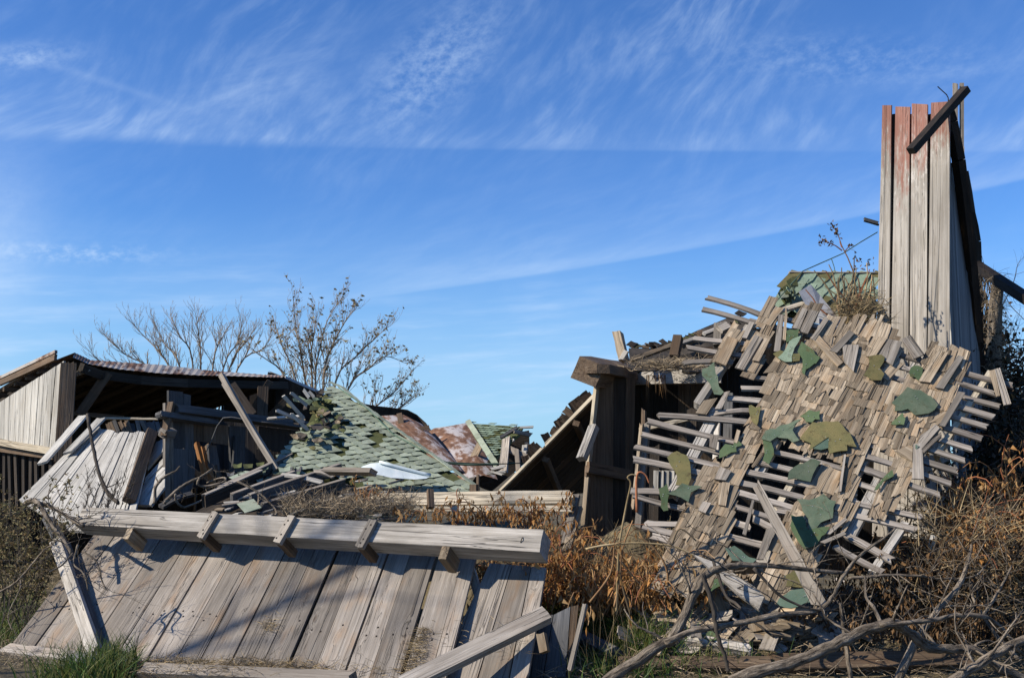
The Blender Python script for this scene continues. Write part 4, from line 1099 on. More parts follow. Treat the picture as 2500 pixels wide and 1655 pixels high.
# felt scraps
felt = [('blue_green_felt', c5([(1000, 800), (1060, 765), (1090, 790), (1155, 950), (1120, 985), (1060, 985), (1040, 900), (1000, 850)])),
        ('olive_felt', c5([(1490, 690), (1560, 660), (1700, 690), (1690, 730), (1540, 740)])),
        ('deep_green_felt', c5([(1600, 530), (1680, 515), (1680, 570), (1600, 600)])),
        ('deep_green_felt', c5([(1715, 600), (1790, 640), (1890, 715), (1840, 750), (1790, 770), (1740, 825), (1700, 810), (1720, 730), (1680, 680)])),
        ('pale_green_shingle', c5([(1600, 555), (1715, 575), (1640, 740), (1535, 700)])),
        ('olive_felt', c5([(2170, 700), (2270, 680), (2300, 730), (2260, 790), (2310, 850), (2280, 900), (2200, 895), (2150, 830), (2200, 790)])),
        ('olive_felt', c5([(1330, 1060), (1395, 1060), (1405, 1170), (1375, 1205), (1340, 1170)])),
        ('deep_green_felt', c5([(1415, 1290), (1480, 1290), (1500, 1420), (1460, 1465), (1415, 1450), (1430, 1370)])),
        ('blue_green_felt', c5([(1415, 1250), (1560, 1210), (1690, 1185), (1640, 1250), (1690, 1300), (1650, 1340), (1500, 1300), (1470, 1310), (1420, 1300)])),
        ('deep_green_felt', c5([(1690, 1140), (1770, 1100), (1860, 1080), (1830, 1170), (1750, 1170)])),
        ('teal_felt', c5([(1790, 1280), (1860, 1240), (1930, 1290), (1920, 1360), (1850, 1390), (1790, 1360)])),
        ('olive_felt', c5([(1750, 1130), (1860, 1180), (1990, 1170), (2040, 1250), (2110, 1355), (2060, 1350), (2040, 1385), (1920, 1420), (1900, 1370), (1960, 1320), (1930, 1250), (1850, 1220), (1790, 1260), (1750, 1385), (1700, 1360), (1690, 1300), (1730, 1240)])),
        ('deep_green_felt', c5([(1110, 1400), (1160, 1350), (1220, 1340), (1240, 1295), (1310, 1310), (1290, 1340), (1240, 1345), (1230, 1395), (1120, 1420)])),
        ('olive_felt', c5([(740, 1430), (830, 1390), (880, 1420), (905, 1568), (870, 1640), (810, 1640), (800, 1540), (780, 1480)])),
        ('blue_green_felt', c5([(1620, 1530), (1790, 1450), (1830, 1490), (1820, 1560), (1760, 1620), (1700, 1600), (1610, 1590)])),
        ('deep_green_felt', c19([(1060, 445), (1115, 470), (1130, 595), (1070, 570), (1000, 540), (1010, 480)])),
        ('blue_green_felt', c19([(890, 700), (1110, 625), (1190, 670), (1175, 710), (1210, 770), (1160, 865), (1060, 835), (880, 820), (880, 760)])),
        ('deep_green_felt', c19([(880, 870), (950, 830), (970, 890), (960, 935), (880, 950), (865, 920)])),
        ('deep_green_felt', c19([(740, 1380), (800, 1310), (880, 1270), (915, 1290), (840, 1320), (780, 1420), (745, 1410)])),
        ('teal_felt', c19([(1040, 1080), (1085, 1095), (1045, 1120)])),
        ('deep_green_felt', c8([(70, 640), (130, 640), (190, 730), (280, 720), (240, 790), (170, 840), (120, 790)])),
        ('blue_green_felt', c8([(120, 560), (210, 540), (260, 520), (340, 560), (320, 650), (290, 700), (200, 730), (140, 690)])),
        ('olive_felt', c7([(1460, 880), (1560, 830), (1620, 950), (1600, 970), (1440, 970)])),
        ('teal_felt', c7([(1410, 1080), (1490, 1000), (1640, 980), (1690, 1060), (1600, 1100)])),
        ('deep_green_felt', c7([(580, 290), (660, 245), (680, 260), (650, 430), (620, 445), (580, 430), (610, 370)])),
        ('blue_green_felt', c7([(680, 270), (760, 250), (870, 285), (830, 330), (780, 385), (720, 360), (660, 330)])),
        ('teal_felt', c7([(1050, 690), (1110, 680), (1250, 760), (1220, 830), (1090, 790)])),
        ('deep_green_felt', c7([(960, 900), (1030, 870), (1040, 950), (940, 990)]))]
for k, (mt, q) in enumerate(felt):
    sz_ = min(11.0, .10 * (max(x for x, y in q) - min(x for x, y in q) + max(y for x, y in q) - min(y for x, y in q)))
    q = ragged(q, sz_, 3)
    mx_ = sum(x for x, y in q) / len(q); my_ = sum(y for x, y in q) / len(q)
    q = [(x + (mx_ - x) * f_, y + (my_ - y) * f_) for (x, y), f_ in ((p_, random.uniform(.2, .42) if random.random() < .22 else random.uniform(-.06, .06)) for p_ in q)]
    q = ragged(q, sz_ * .40, 3)
    pp = RP.pts(q, .046 + .006 * (k % 3))
    fs_ = part('felt_scrap', MB().slab(pp, RN, .007, curl=random.uniform(-.008, .012)), mt, rf)
    cx_ = sum(pp, V((0, 0, 0))) / len(pp)
    for kk in range(2):
        c = cx_ + (random.choice(pp) - cx_) * random.uniform(.2, .6) + RN * .004
        part('nail', MB().plank(c, c + E1 * .006, .006, .004, RN, 1), 'grey_tin', fs_)

# ------------------------------------------------------------------ upper right green roof remnant
UP = plane3((1900, 770, 11.4), (2140, 750, 11.7), (2000, 668, 12.0))
ug = thing('upper_green_roof', 'upper roof remnant with overlapping pale green shingles beside the plank tower', 'roof', at(2000, 800, 11.6))
up_poly = [(1926, 664), (2140, 668), (2142, 800), (2050, 790), (1960, 760), (1878, 775), (1890, 730)]
part('deck', MB().slab(UP.pts(up_poly, -.03), UP.n, .05), 'moss_felt', ug)
part('ridge_board', MB().plank(UP(1926, 667, .0), UP(2140, 669, .0), .02, .04, UP.n, 2), 'grey_wood', ug)
u1 = (UP(2100, 700) - UP(1950, 700)).normalized(); u2 = UP.n.cross(u1)
if u2.z > 0: u2 = -u2
uo = UP(1900, 672)
for j in range(0, 7):
    for i in range(-3, 9):
        c = uo + u1 * (i * .165 + j * .045 + random.uniform(-.02, .02)) + u2 * (j * .105 + .04)
        x, y = to_px(c)
        if not inside(x, y, up_poly) or random.random() < .12: continue
        a = random.gauss(.75, .05)
        ex = u1 * cos(a) - u2 * sin(a); ey = u2 * cos(a) + u1 * sin(a)
        q = [c - ex * .13 - ey * .06, c + ex * .12 - ey * .065, c + ex * .14 + ey * .05 + UP.n * .015, c - ex * .02 + ey * .07 + UP.n * .018, c - ex * .13 + ey * .055 + UP.n * .015]
        q = [p + UP.n * random.uniform(0, .006) for p in q]
        part('shingle', MB().slab(q, UP.n, .006, u1), 'pale_green_shingle' if random.random() < .8 else 'olive_felt', ug)
for k in range(16):
    x = random.uniform(1880, 1935); y = 775 - (x - 1880) * 1.6 + random.uniform(-8, 26)
    P_ = plane3((x, y, 11.5), (x + 20, y, 11.6 + random.uniform(-.1, .1)), (x, y - 20, 11.7))
    s_ = random.uniform(7, 15)
    q = ragged([(x - s_, y - s_ * .4), (x + s_ * .7, y - s_), (x + s_, y + s_ * .5), (x - s_ * .5, y + s_)], 2, 2)
    part('torn_shingle', MB().slab(P_.pts(q), P_.n, .006, curl=.02), random.choice(['pale_green_shingle', 'green_shingle', 'moss_felt']), ug)
one('bent_tin_sheet', MB().slab([at(x, y, d) for x, y, d in ((1950, 714, 11.2), (1980, 697, 11.3), (2002, 722, 11.25), (2046, 776, 11.05), (2024, 798, 10.95), (1990, 790, 11.0))], V((-.3, -1, .5)), .006, curl=.02), 'grey_tin',
    'crumpled grey tin sheet folded below the upper green shingles', 'tin sheet')
one('tin_flap', MB().slab([at(x, y, d) for x, y, d in ((2020, 780, 10.9), (2050, 775, 11.0), (2072, 800, 10.9), (2040, 806, 10.8))], V((.3, -1, .5)), .006), 'grey_tin', 'shaded tin flap at the foot of the crumpled sheet', 'tin sheet')
one('upper_board', MB().plank(at(1892, 763, 11.0), at(1962, 742, 11.3), .06, .03, V((-.3, -1, .7)), 2, .02), 'cream_wood', 'short tan board under the upper green shingles', 'board')

# ------------------------------------------------------------------ plank tower
tw = thing('plank_tower', 'tall corner of plank wall with peeling red paint at its top', 'tower', at(2260, 1300, 11.3))
ta_ = radians(38)
TF = V((cos(ta_), -sin(ta_), 0))                    # along the front towards its right corner
TN = V((-sin(ta_), -cos(ta_), 0))
TS = V((sin(ta_), cos(ta_), 0))                     # along the side, away
T0 = at(2141, 850, 11.75); T0.z = 0
TPl = Plane(T0, TN)
def tz(px, py): return TPl(px, py).z
fb = [((2154, 2176, 258), (2140, 2170)), ((2186, 2221, 261), (2175, 2217)), ((2226, 2264, 252), (2221, 2262)), ((2273, 2318, 250), (2265, 2318))]
for (xa, xb, yt), (ba, bb) in fb:
    pts4 = [TPl(xa, yt), TPl(xb, yt + random.uniform(-3, 3)), TPl(bb, 850), TPl(ba, 850)]
    zt = pts4[0].z
    d_l = (pts4[3] - pts4[0]); d_r = (pts4[2] - pts4[1])
    m = MB(); NS = 14
    L_ = [pts4[0] + d_l * (k / NS * 1.75) for k in range(NS + 1)]; R_ = [pts4[1] + d_r * (k / NS * 1.75) for k in range(NS + 1)]
    pr_ = random.uniform(.8, 1.6)
    off = V((random.uniform(0, 30), random.uniform(0, 30), 0)); tone = .45 + random.uniform(-.2, .2)
    vs = []; ws = []; pn = []
    for k in range(NS + 1):
        dpt = zt - L_[k].z
        pv = max(0.0, 1 - dpt / pr_)
        for (p, yy) in ((L_[k], 0), (R_[k], .2), (R_[k] - TN * .03, .23), (L_[k] - TN * .03, -.03)):
            vs.append(p + V((0, 0, random.uniform(-.006, .006) if k == 0 else 0))); ws.append(off + V((dpt, yy, 0))); pn.append(pv)
    fs = []
    for k in range(NS):
        a = k * 4
        for e in range(4): fs.append((a + e, a + (e + 1) % 4, a + 4 + (e + 1) % 4, a + 4 + e)[::-1])
    fs.append((0, 1, 2, 3))
    m.add(vs, fs, ws, tone, pn)
    part('front_board', m, 'tower_wood', tw)
cornerR = TPl(2318, 850); cornerR.z = 0
topz = tz(2318, 250)
for (xt, xq) in ((2178, 2171), (2222, 2217), (2267, 2262)):   # dark boards added so the gaps between front boards read as shade
    p = TPl(xt + 2, 275) - TN * .07; q = TPl(xq + 2, 850) - TN * .07
    part('gap_shade_board', MB().plank(p, p + (q - p) * 1.75, .12, .02, TN, 1), 'dark_wood', tw)
part('corner_trim', MB().plank(V((cornerR.x, cornerR.y, topz - .75)) + TF * .012 + TS * .05, cornerR + TF * .012 + TS * .05, .09, .02, TF, 2), 'siding_wood', tw)
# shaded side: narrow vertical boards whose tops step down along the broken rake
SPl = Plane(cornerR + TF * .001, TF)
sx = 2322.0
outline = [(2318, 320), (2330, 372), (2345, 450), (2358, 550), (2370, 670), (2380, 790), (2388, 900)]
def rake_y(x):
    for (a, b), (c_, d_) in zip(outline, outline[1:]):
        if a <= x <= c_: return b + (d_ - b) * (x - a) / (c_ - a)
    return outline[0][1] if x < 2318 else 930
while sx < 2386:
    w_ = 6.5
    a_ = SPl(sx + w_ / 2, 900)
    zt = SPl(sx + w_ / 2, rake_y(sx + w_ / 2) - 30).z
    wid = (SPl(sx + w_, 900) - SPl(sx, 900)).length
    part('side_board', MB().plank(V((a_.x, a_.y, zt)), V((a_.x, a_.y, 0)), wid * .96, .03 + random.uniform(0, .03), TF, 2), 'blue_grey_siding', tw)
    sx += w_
# rear strips that stand higher than the front
for (xa, xb, ya, yb, mt) in ((2326, 2338, 205, 400, 'grey_wood'), (2343, 2353, 203, 430, 'grey_wood'), (2338, 2354, 360, 540, 'grey_wood')):
    xm = (xa + xb) / 2
    p = at(xm, ya, 12.6); q = at(xm, yb, 12.6)
    part('rear_strip', MB().plank(p, q, pxm(xb - xa, 12.6), .03, V((-.3, -1, 0)), 1, .01), mt, tw)
rr = [(2312, 268, 11.35), (2322, 300, 11.35), (2340, 392, 11.4), (2356, 520, 11.6), (2370, 650, 11.8), (2382, 790, 12.0), (2390, 905, 12.2)]
for i in range(len(rr) - 1):
    part('rake_timber', MB().plank(at(*rr[i]), at(*rr[i + 1]), .085, .12, V((.2, -1, 0)), 2, rough=.05), 'burnt_timber', tw)
rr2 = [(2350, 420, 12.4), (2366, 520, 12.5), (2380, 590, 12.6), (2384, 700, 12.7), (2388, 900, 12.8)]
for i in range(len(rr2) - 1):
    part('rear_edge', MB().plank(at(*rr2[i]), at(*rr2[i + 1]), .10, .1, V((.2, -1, 0)), 2, rough=.12), 'dark_wood', tw)
bar = MB().plank(at(2224, 370, 11.0), at(2358, 218, 11.25), .075, .09, V((.1, -1, -.6)), 3, .005)
one('iron_bar', bar, 'black_iron', 'black bar nailed diagonally across the tower top', 'bar')
one('bent_wire', MB().tube([at(x, y, 11.3) for x, y in ((2289, 212), (2300, 222), (2311, 232), (2315, 240), (2315, 252))], (.006, .006), 5), 'black_iron', 'thin bent wire at the top of the tower', 'wire')
one('tower_splinter', MB().plank(at(2112, 537, 12.0), at(2143, 546, 12.0), .04, .03, V((0, -1, .4)), 2, .02), 'slate_wood', 'curled splinter sticking out left of the tower', 'splinter')

# strut, post and wires on the far right
one('black_strut', MB().plank(at(2382, 648, 12.6), at(2520, 738, 11.4), .10, .10, V((0, -1, .3)), 2), 'black_iron', 'black square strut slanting out from the tower to the right', 'strut')
one('overhead_wire', MB().tube([at(2400, 838, 14), at(2520, 828, 14)], (.008, .008), 5), 'black_iron', 'taut dark wire crossing the sky beside the vine post', 'wire')
one('slack_wire', MB().tube([at(x, y, 13.4) for x, y in ((2452, 720), (2470, 750), (2510, 790))], (.005, .005), 4), 'grey_wire', 'thin slack wire above the taut one at far right', 'wire')
wv = [(1890, 742, 11.2), (1960, 662, 11.6), (2010, 640, 11.7), (2060, 618, 11.7), (2100, 592, 11.7), (2142, 567, 11.8)]
one('sagging_wire', MB().tube([at(*p) for p in wv], (.006, .006), 5), 'green_wire', 'green wire strung from the upper roof to the tower', 'wire')
one('wire_tail', MB().tube([at(x, y, 11.2) for x, y in ((1890, 742), (1868, 768), (1845, 785))] , (.006, .006), 5), 'green_wire', 'wire tail dropping to the two bare lath tips', 'wire')
one('wire_stub', MB().tube([at(x, y, 11.6) for x, y in ((2030, 632), (2036, 650), (2040, 668))], (.005, .004), 5), 'green_wire', 'short green wire stub above the upper shingles', 'wire')

# ------------------------------------------------------------------ foreground wall panel with its beam
VPX, VPY = 1646.0, -575.0
pu = ray(VPX, VPY).normalized()
pa = at(30, 1580, 10.31); pa.z = 0.02
pb = at(1200, 1685, 8.33); pb.z = 0.02
pw = (pb - pa).normalized()
FP = Plane(pa, pw.cross(pu))
fp = thing('fallen_wall_panel', 'fallen wall of wide grey weathered boards lying under the long beam', 'wall panel', at(560, 1640, 9.1))
def tovp(x, y, yn):
    k = (yn - VPY) / (y - VPY); return (VPX + (x - VPX) * k, yn)
def beam_y(x): return 1285 + (x - 240) * .072       # the boards run on up under the beam
def bot_y(x): return 1600 + max(0, (x - 20)) * .09
xb = 12.0
gaps = {4: 3, 7: 2, 9: 9, 10: 2, 11: 5, 13: 8}
i = 0
while xb < 1100:
    w = random.uniform(58, 84)
    x1 = xb + w
    if x1 > 1085: x1 = 1106
    g_ = gaps.get(i, 1.2)
    q = []
    for x_ in (xb, x1 - g_):
        tpx = x_
        yt = beam_y(VPX + (x_ - VPX) * (1300 - VPY) / (1600 - VPY))
        q.append((tovp(x_, 1600, yt), tovp(x_, 1600, bot_y(x_) + random.uniform(-6, 6))))
    o_ = random.uniform(-.004, .008)
    (ta0, ba0), (ta1, ba1) = q
    A = (FP(*ta0, o_) + FP(*ta1, o_)) / 2; B = (FP(*ba0, o_) + FP(*ba1, o_)) / 2
    wA = (FP(*ta0) - FP(*ta1)).length; wB = (FP(*ba0) - FP(*ba1)).length
    cosk = abs((A - B).normalized().cross((FP(*ta1) - FP(*ta0)).normalized()).length)
    wb_ = part('wall_board', MB().plank(A, B, wA * cosk * .99, .025, FP.n, 4, .012, wB=wB * cosk * .99, rough=.003, twist=random.uniform(-.03, .03)), 'panel_wood', fp)
    for kk in (.02, .05, .62, .66):                  # nails driven into this board
        for ss_ in (.3, .7):
            if random.random() < .7:
                c = A.lerp(B, kk + random.uniform(-.012, .012)) + (FP(*ta1) - FP(*ta0)) * (ss_ - .5 + random.uniform(-.08, .08)) + FP.n * .0135
                part('nail', MB().plank(c, c + pu * .016, .012, .006, FP.n, 1), 'black_iron', wb_)
    xb = x1; i += 1
# the long beam
bA = at(207, 1271, 11.25); bB = at(1331, 1334, 9.15)
bx = (bB - bA).normalized()
bz = V((0, 0, 1)) - bx * bx.z; bz.normalize(); by = bz.cross(bx)      # by: back
ang = radians(33)
bn = (bz * sin(ang) - by * cos(ang)) if (by.y > 0) else (bz * sin(ang) + by * cos(ang))
bn.normalize()
bd = bx.cross(bn)
if bd.z > 0: bd = -bd                                # down the bright face
bm = thing('wall_plate_beam', 'long weathered timber beam with nailed rafter blocks across the foreground', 'beam', bA)
HW, TH = .205, .195
part('timber', MB().plank(bA, bB, HW, TH, bn, 14, .012, rough=.022, bow=.0), 'pale_wood', bm)
def bpt(px):                                         # beam axis point under a pixel column
    k = (px - 207) / (1331 - 207)
    # depth varies linearly in 1/Y along the beam
    iy = (1 / bA.y) * (1 - k) + (1 / bB.y) * k
    kk = ((1 / iy) - bA.y) / (bB.y - bA.y)
    return bA + (bB - bA) * kk
for px_, full in ((532, 1), (718, 1), (916, 1)):
    c = bpt(px_) + bn * (TH / 2 + .022)
    a_ = c - bd * (HW / 2 - .005) + bx * .012; b_ = c + bd * (HW / 2 + .075) - bx * .03
    rb_ = part('rafter_block', MB().plank(a_, b_, .08, .045, bn, 3, .006, rough=.02), 'grey_wood', bm)
    for kk in (.18, .33, .7, .84):
        c = a_.lerp(b_, kk) + bn * .0235 + bx * random.uniform(-.025, .025)
        part('nail', MB().plank(c, c + bd * .014, .012, .006, bn, 1), 'black_iron', rb_)
    c2 = bpt(px_) + bd * (HW / 2 + .035) + bn * .02 - bx * .03
    part('rafter_block', MB().plank(c2 + bn * (TH / 2 - .03), c2 - bn * .17, .072, .07, bd, 1, .004), 'brown_wood', bm)
for px_ in (345, 1108):
    c2 = bpt(px_) + bd * (HW / 2 + .06)
    part('rafter_block', MB().plank(c2 + bn * .10, c2 - bn * .14, .075, .12, bd, 1, .006), 'shingle_wood', bm)
# nail bent in the beam end
p = bpt(1285) + bn * (TH / 2 + .003)
part('bent_nail', MB().tube([p - bd * .02, p + bn * .012, p + bd * .03 - bx * .008], (.004, .004), 5), 'black_iron', bm)

# right hand board group in shade
F2 = Plane(FP(1220, 1500, -.06), FP.n + V((-.05, 0, 0)))
f2 = thing('short_wall_panel', 'short three board panel half shaded under the beam end', 'wall panel', at(1200, 1655, 8.6))
for q in ([(1196, 1374), (1250, 1378), (1150, 1700), (1040, 1700)], [(1252, 1378), (1296, 1382), (1232, 1700), (1154, 1700)], [(1298, 1382), (1333, 1385), (1290, 1640), (1262, 1700), (1236, 1700)]):
    part('wall_board', MB().slab(F2.pts(q), F2.n, .03, F2(1250, 1378) - F2(1150, 1700)), 'panel_wood', f2)
one('crossing_plank', MB().plank(at(985, 1672, 8.15), at(1335, 1500, 8.75), .135, .07, V((-.15, -.75, .75)), 4, .02, rough=.02), 'grey_wood', 'grey plank lying diagonally across the short board panel', 'plank')
lean = thing('leaning_plank', 'pale plank leaning on the left end of the fallen wall panel', 'plank', at(245, 1600, 9.6))
part('plank', MB().plank(FP(152, 1348, .16), FP(243, 1612, .10), .125, .05, FP.n + V((-.75, 0, .1)), 4, .02, rough=.02, notch=.03), 'pale_wood', lean)
part('shaded_plank_side', MB().plank(FP(170, 1345, .115), FP(258, 1604, .065), .10, .035, FP.n + V((1.2, -.1, -.2)), 4, .015), 'slate_wood', lean)  # dark strip paints the shade on the side turned from the sun
one('shaded_board', MB().plank(FP(128, 1285, .10), FP(190, 1405, .10), .12, .05, FP.n + V((.9, 0, 0)), 2, .03), 'slate_wood', 'dark blue grey board end above the leaning pale plank', 'board')
one('ground_plank', MB().plank(gp(10, 1600) + V((0, 0, .05)), gp(330, 1640) + V((0, 0, .04)), .13, .06, V((-.1, -.5, 1)), 4, .02, rough=.05), 'grey_wood', 'pale split plank on the ground left of the grass tuft', 'plank')
one('bottom_log', MB().plank(gp(350, 1650) + V((0, 0, .03)), at(860, 1662, 8.5), .12, .10, V((0, -.6, 1)), 4, .02, rough=.05), 'grey_wood', 'low grey timber under straw at the foot of the big panel', 'timber')
F3 = Plane(at(1370, 1560, 8.9), V((-.2, -.9, .6)))
f3 = thing('shaded_boards', 'dark shaded boards standing behind the diagonal plank end', 'wall panel', at(1360, 1650, 8.8))
for q, mt in (([(1290, 1600), (1330, 1500), (1350, 1500), (1318, 1690), (1262, 1700)], 'slate_wood'), ([(1352, 1500), (1392, 1480), (1378, 1690), (1320, 1700)], 'slate_wood'), ([(1394, 1480), (1412, 1476), (1400, 1600), (1382, 1680)], 'brown_wood')):
    part('board', MB().slab(F3.pts(q), F3.n, .03, V((0, 0, 1))), mt, f3)
one('broken_stake', MB().plank(at(1428, 1478, 8.6), at(1390, 1640, 8.4), .032, .03, V((-.6, -1, .2)), 3, .02), 'grey_wood', 'thin split stake leaning by the grass right of the panel', 'stake')
one('stub_block', MB().plank(at(1322, 1548, 8.55), at(1330, 1590, 8.5), .065, .06, V((-.5, -1, .4)), 1, .01), 'shingle_wood', 'small broken block end by the shaded boards', 'block')
one('under_board', MB().plank(at(1148, 1385, 9.7), at(1168, 1450, 9.5), .075, .03, V((-.6, -1, .5)), 2, .01), 'siding_wood', 'white board edge peeking between the two panels', 'board')

# the pale split timber behind the beam
ct = thing('split_timber', 'pale cream split timber lying level behind the long beam', 'timber', at(1150, 1250, 11.2))
part('timber', MB().plank(at(905, 1226, 11.6), at(1398, 1220, 10.9), .15, .12, V((-.25, -1, .75)), 9, .03, rough=.05), 'cream_wood', ct)
part('split_strip', MB().plank(at(930, 1242, 11.45), at(1396, 1242, 10.85), .06, .10, V((-.1, -1, .1)), 7, .03, rough=.05), 'cream_wood', ct)
one('square_peg', MB().plank(at(1157, 1182, 11.4), at(1157, 1212, 11.4), .075, .06, V((-.4, -1, 0)), 1), 'brown_wood', 'short square peg standing on the cream timber', 'peg')
one('thin_stake', MB().plank(at(1167, 1158, 11.6), at(1167, 1212, 11.6), .025, .03, V((-.4, -1, 0)), 1), 'brown_wood', 'thin stake upright right of the square peg', 'stake')
one('dark_peg', MB().plank(at(1050, 1196, 11.1), at(1052, 1240, 11.0), .06, .05, V((.4, -1, 0)), 1), 'brown_wood', 'dark peg in front of the cream timber', 'peg')

# ------------------------------------------------------------------ sunken roof debris behind the beam
MP = plane3((560, 1235, 11.5), (860, 1250, 11.2), (700, 1140, 12.9))
sr = thing('sunken_roof_section', 'sunken roof section with dark rafters and scattered shingle slivers', 'roof', at(680, 1270, 11.2))
part('deck', MB().slab(MP.pts([(440, 1255), (560, 1190), (690, 1140), (930, 1150), (1000, 1215), (950, 1290), (440, 1290)], -.06), MP.n, .03), 'dark_wood', sr)  # dark sheet added to fill the shade beneath the rafters
for (a, b, w, mt) in (((712, 1132), (535, 1216), .10, 'slate_wood'), ((720, 1172), (566, 1230), .07, 'slate_wood'), ((832, 1157), (612, 1234), .10, 'slate_wood'), ((842, 1195), (640, 1256), .09, 'slate_wood'), ((640, 1175), (500, 1238), .12, 'dark_wood')):
    part('rafter', MB().plank(MP(*a, .06), MP(*b, .06), .05, w, MP.n, 3, .015), mt, sr)
    part('lit_rafter_top', MB().plank(MP(*a, .06 + w / 2 + .012), MP(*b, .06 + w / 2 + .012), .05, .012, MP.n, 3, .015), 'grey_wood', sr)  # paler strip puts sunlight into the colour of each top edge
for k in range(150):
    x = random.uniform(520, 960); y = random.uniform(1165, 1275)
    if y < 1240 - (x - 520) * .30: continue
    p = MP(x, y, random.uniform(.0, .05))
    d_ = V((random.uniform(.6, 1), random.uniform(-.4, .4), random.uniform(-.05, .25))).normalized()
    part('shingle_sliver', MB().plank(p, p + d_ * random.uniform(.06, .22), random.uniform(.03, .07), .012, MP.n + V((random.uniform(-.5, .3), 0, 0)), 1, .02), random.choice(['grey_wood', 'pale_wood', 'siding_wood', 'shingle_wood', 'slate_wood']), sr)
for k in range(26):
    x = random.uniform(560, 760); y = 1165 + random.uniform(-18, 22) - (x - 660) * .05
    s_ = random.uniform(6, 16)
    q = ragged([(x - s_, y - s_ * .3), (x + s_, y - s_ * .5), (x + s_ * .8, y + s_ * .3), (x - s_ * .7, y + s_ * .5)], 2, 2)
    part('felt_scrap', MB().slab(MP.pts(q, random.uniform(.02, .10)), MP.n, .006, curl=.02), random.choice(['moss_felt', 'green_shingle', 'blue_green_felt', 'slate_wood']), sr)
for q in ([(560, 1186), (600, 1170), (628, 1172), (610, 1185), (575, 1192)], [(580, 1252), (620, 1240), (640, 1262), (600, 1275)]):
    part('felt_scrap', MB().slab(MP.pts(q, .10), MP.n, .006), 'green_shingle', sr)
for k, (a, b, w, mt, lab) in enumerate((((688, 1160, 12.2), (785, 1178, 12.0), .055, 'siding_wood', 'pale bowed stick crossing the dark rafters'), ((770, 1152, 12.2), (812, 1164, 12.1), .04, 'grey_wood', 'short grey stick near the dark edged board'),
      ((390, 1238, 11.8), (470, 1205, 12.2), .08, 'slate_wood', 'blue grey board end behind beam left of branch loops'), ((870, 1242, 11.5), (1010, 1262, 11.2), .09, 'grey_wood', 'flat grey board under the straw behind the beam'))):
    one('loose_stick', MB().plank(at(*a), at(*b), w, .03, V((-.2, -1, .8)), 3, .02, bow=.02), mt, lab, 'stick' if w < .06 else 'board')
one('flat_felt_sheet', MB().slab([at(x, y, d) for x, y, d in ((850, 1240, 11.3), (940, 1232, 11.6), (1020, 1250, 11.4), (1040, 1272, 11.0), (900, 1278, 10.9))], V((-.1, -.5, 1)), .01), 'green_shingle', 'flat grey green felt sheet below the straw behind the beam', 'felt sheet')

# ------------------------------------------------------------------ loose heap at the foot of the lath roof
one('split_plank', MB().plank(at(1848, 1186, 9.25), at(2002, 1476, 8.55), .07, .035, V((-.55, -1, .45)), 4, .05, wB=.11, rough=.03), 'grey_wood', 'long split grey plank leaning down the lath roof', 'plank')
one('pale_plank', MB().slab([at(x, y, d) for x, y, d in ((1692, 1352, 8.9), (1760, 1378, 8.8), (1842, 1432, 8.65), (1866, 1455, 8.6), (1852, 1488, 8.55), (1800, 1450, 8.65), (1745, 1400, 8.8))], V((-.4, -.8, .7)), .03, V((1, -.2, -.5))), 'pale_wood',
    'broad pale broken plank lying bright in the shingle heap', 'plank')
big = [((1850, 1470), (1880, 1400), 34, 'shingle_wood', 'brown plank end upright in the heap behind pale plank'), ((1560, 1590), (1740, 1600), 24, 'grey_wood', 'grey plank under the fallen branch fork'),
       ((1680, 1580), (1830, 1612), 26, 'pale_wood', 'pale plank lying flat under the branches'), ((1790, 1575), (1900, 1585), 30, 'shingle_wood', 'brown plank flat beside the tin scrap'),
       ((1900, 1455), (1990, 1400), 24, 'grey_wood', 'grey plank crossing below the green felt on heap'), ((1960, 1560), (2040, 1500), 30, 'shingle_wood', 'brown board tilted among twigs right of tin scrap'),
       ((1870, 1640), (2370, 1636), 48, 'brown_wood', 'long dark rotten timber along the bottom edge'), ((1500, 1640), (1880, 1648), 36, 'brown_wood', 'dark timber half buried in grass at bottom centre'),
       ((1400, 1560), (1500, 1620), 30, 'slate_wood', 'blue grey board end sunk in green grass'), ((1780, 1530), (1850, 1480), 28, 'shingle_wood', 'broken brown board under the pale plank'), ((2020, 1350), (2000, 1420), 20, 'slate_wood', 'dark upright stub at the heap right edge'),
       ((2250, 1440), (2330, 1510), 22, 'siding_wood', 'white board scrap lit below the tower side'), ((2280, 1330), (2270, 1400), 26, 'siding_wood', 'upright white board below the tower side')]
for (a, b, w, mt, lab) in big:
    A = gp(*a); B = gp(*b)
    if lab.startswith(('upright', 'dark upright', 'brown plank end', 'white board')): 
        A = at(*a, 9.3); B = at(*b, 9.5)
    one('loose_plank', MB().plank(A + V((0, 0, .06)), B + V((0, 0, .08)), pxm(w, A.y), .05, V((-.2, -.7, .9)), 3, .03, rough=.05), mt, lab, 'plank')
one('tin_scrap', MB().slab([gp(x, y) + V((0, 0, .06)) for x, y in ragged([(1820, 1545), (1880, 1510), (1900, 1530), (1880, 1570), (1840, 1580)], 4, 2)], V((-.1, -.6, 1)), .006, curl=.03), 'grey_tin', 'dull crumpled tin scrap under the branches', 'tin scrap')
lab1 = 'small weathered shingle lying loose in the heap below the lath roof'
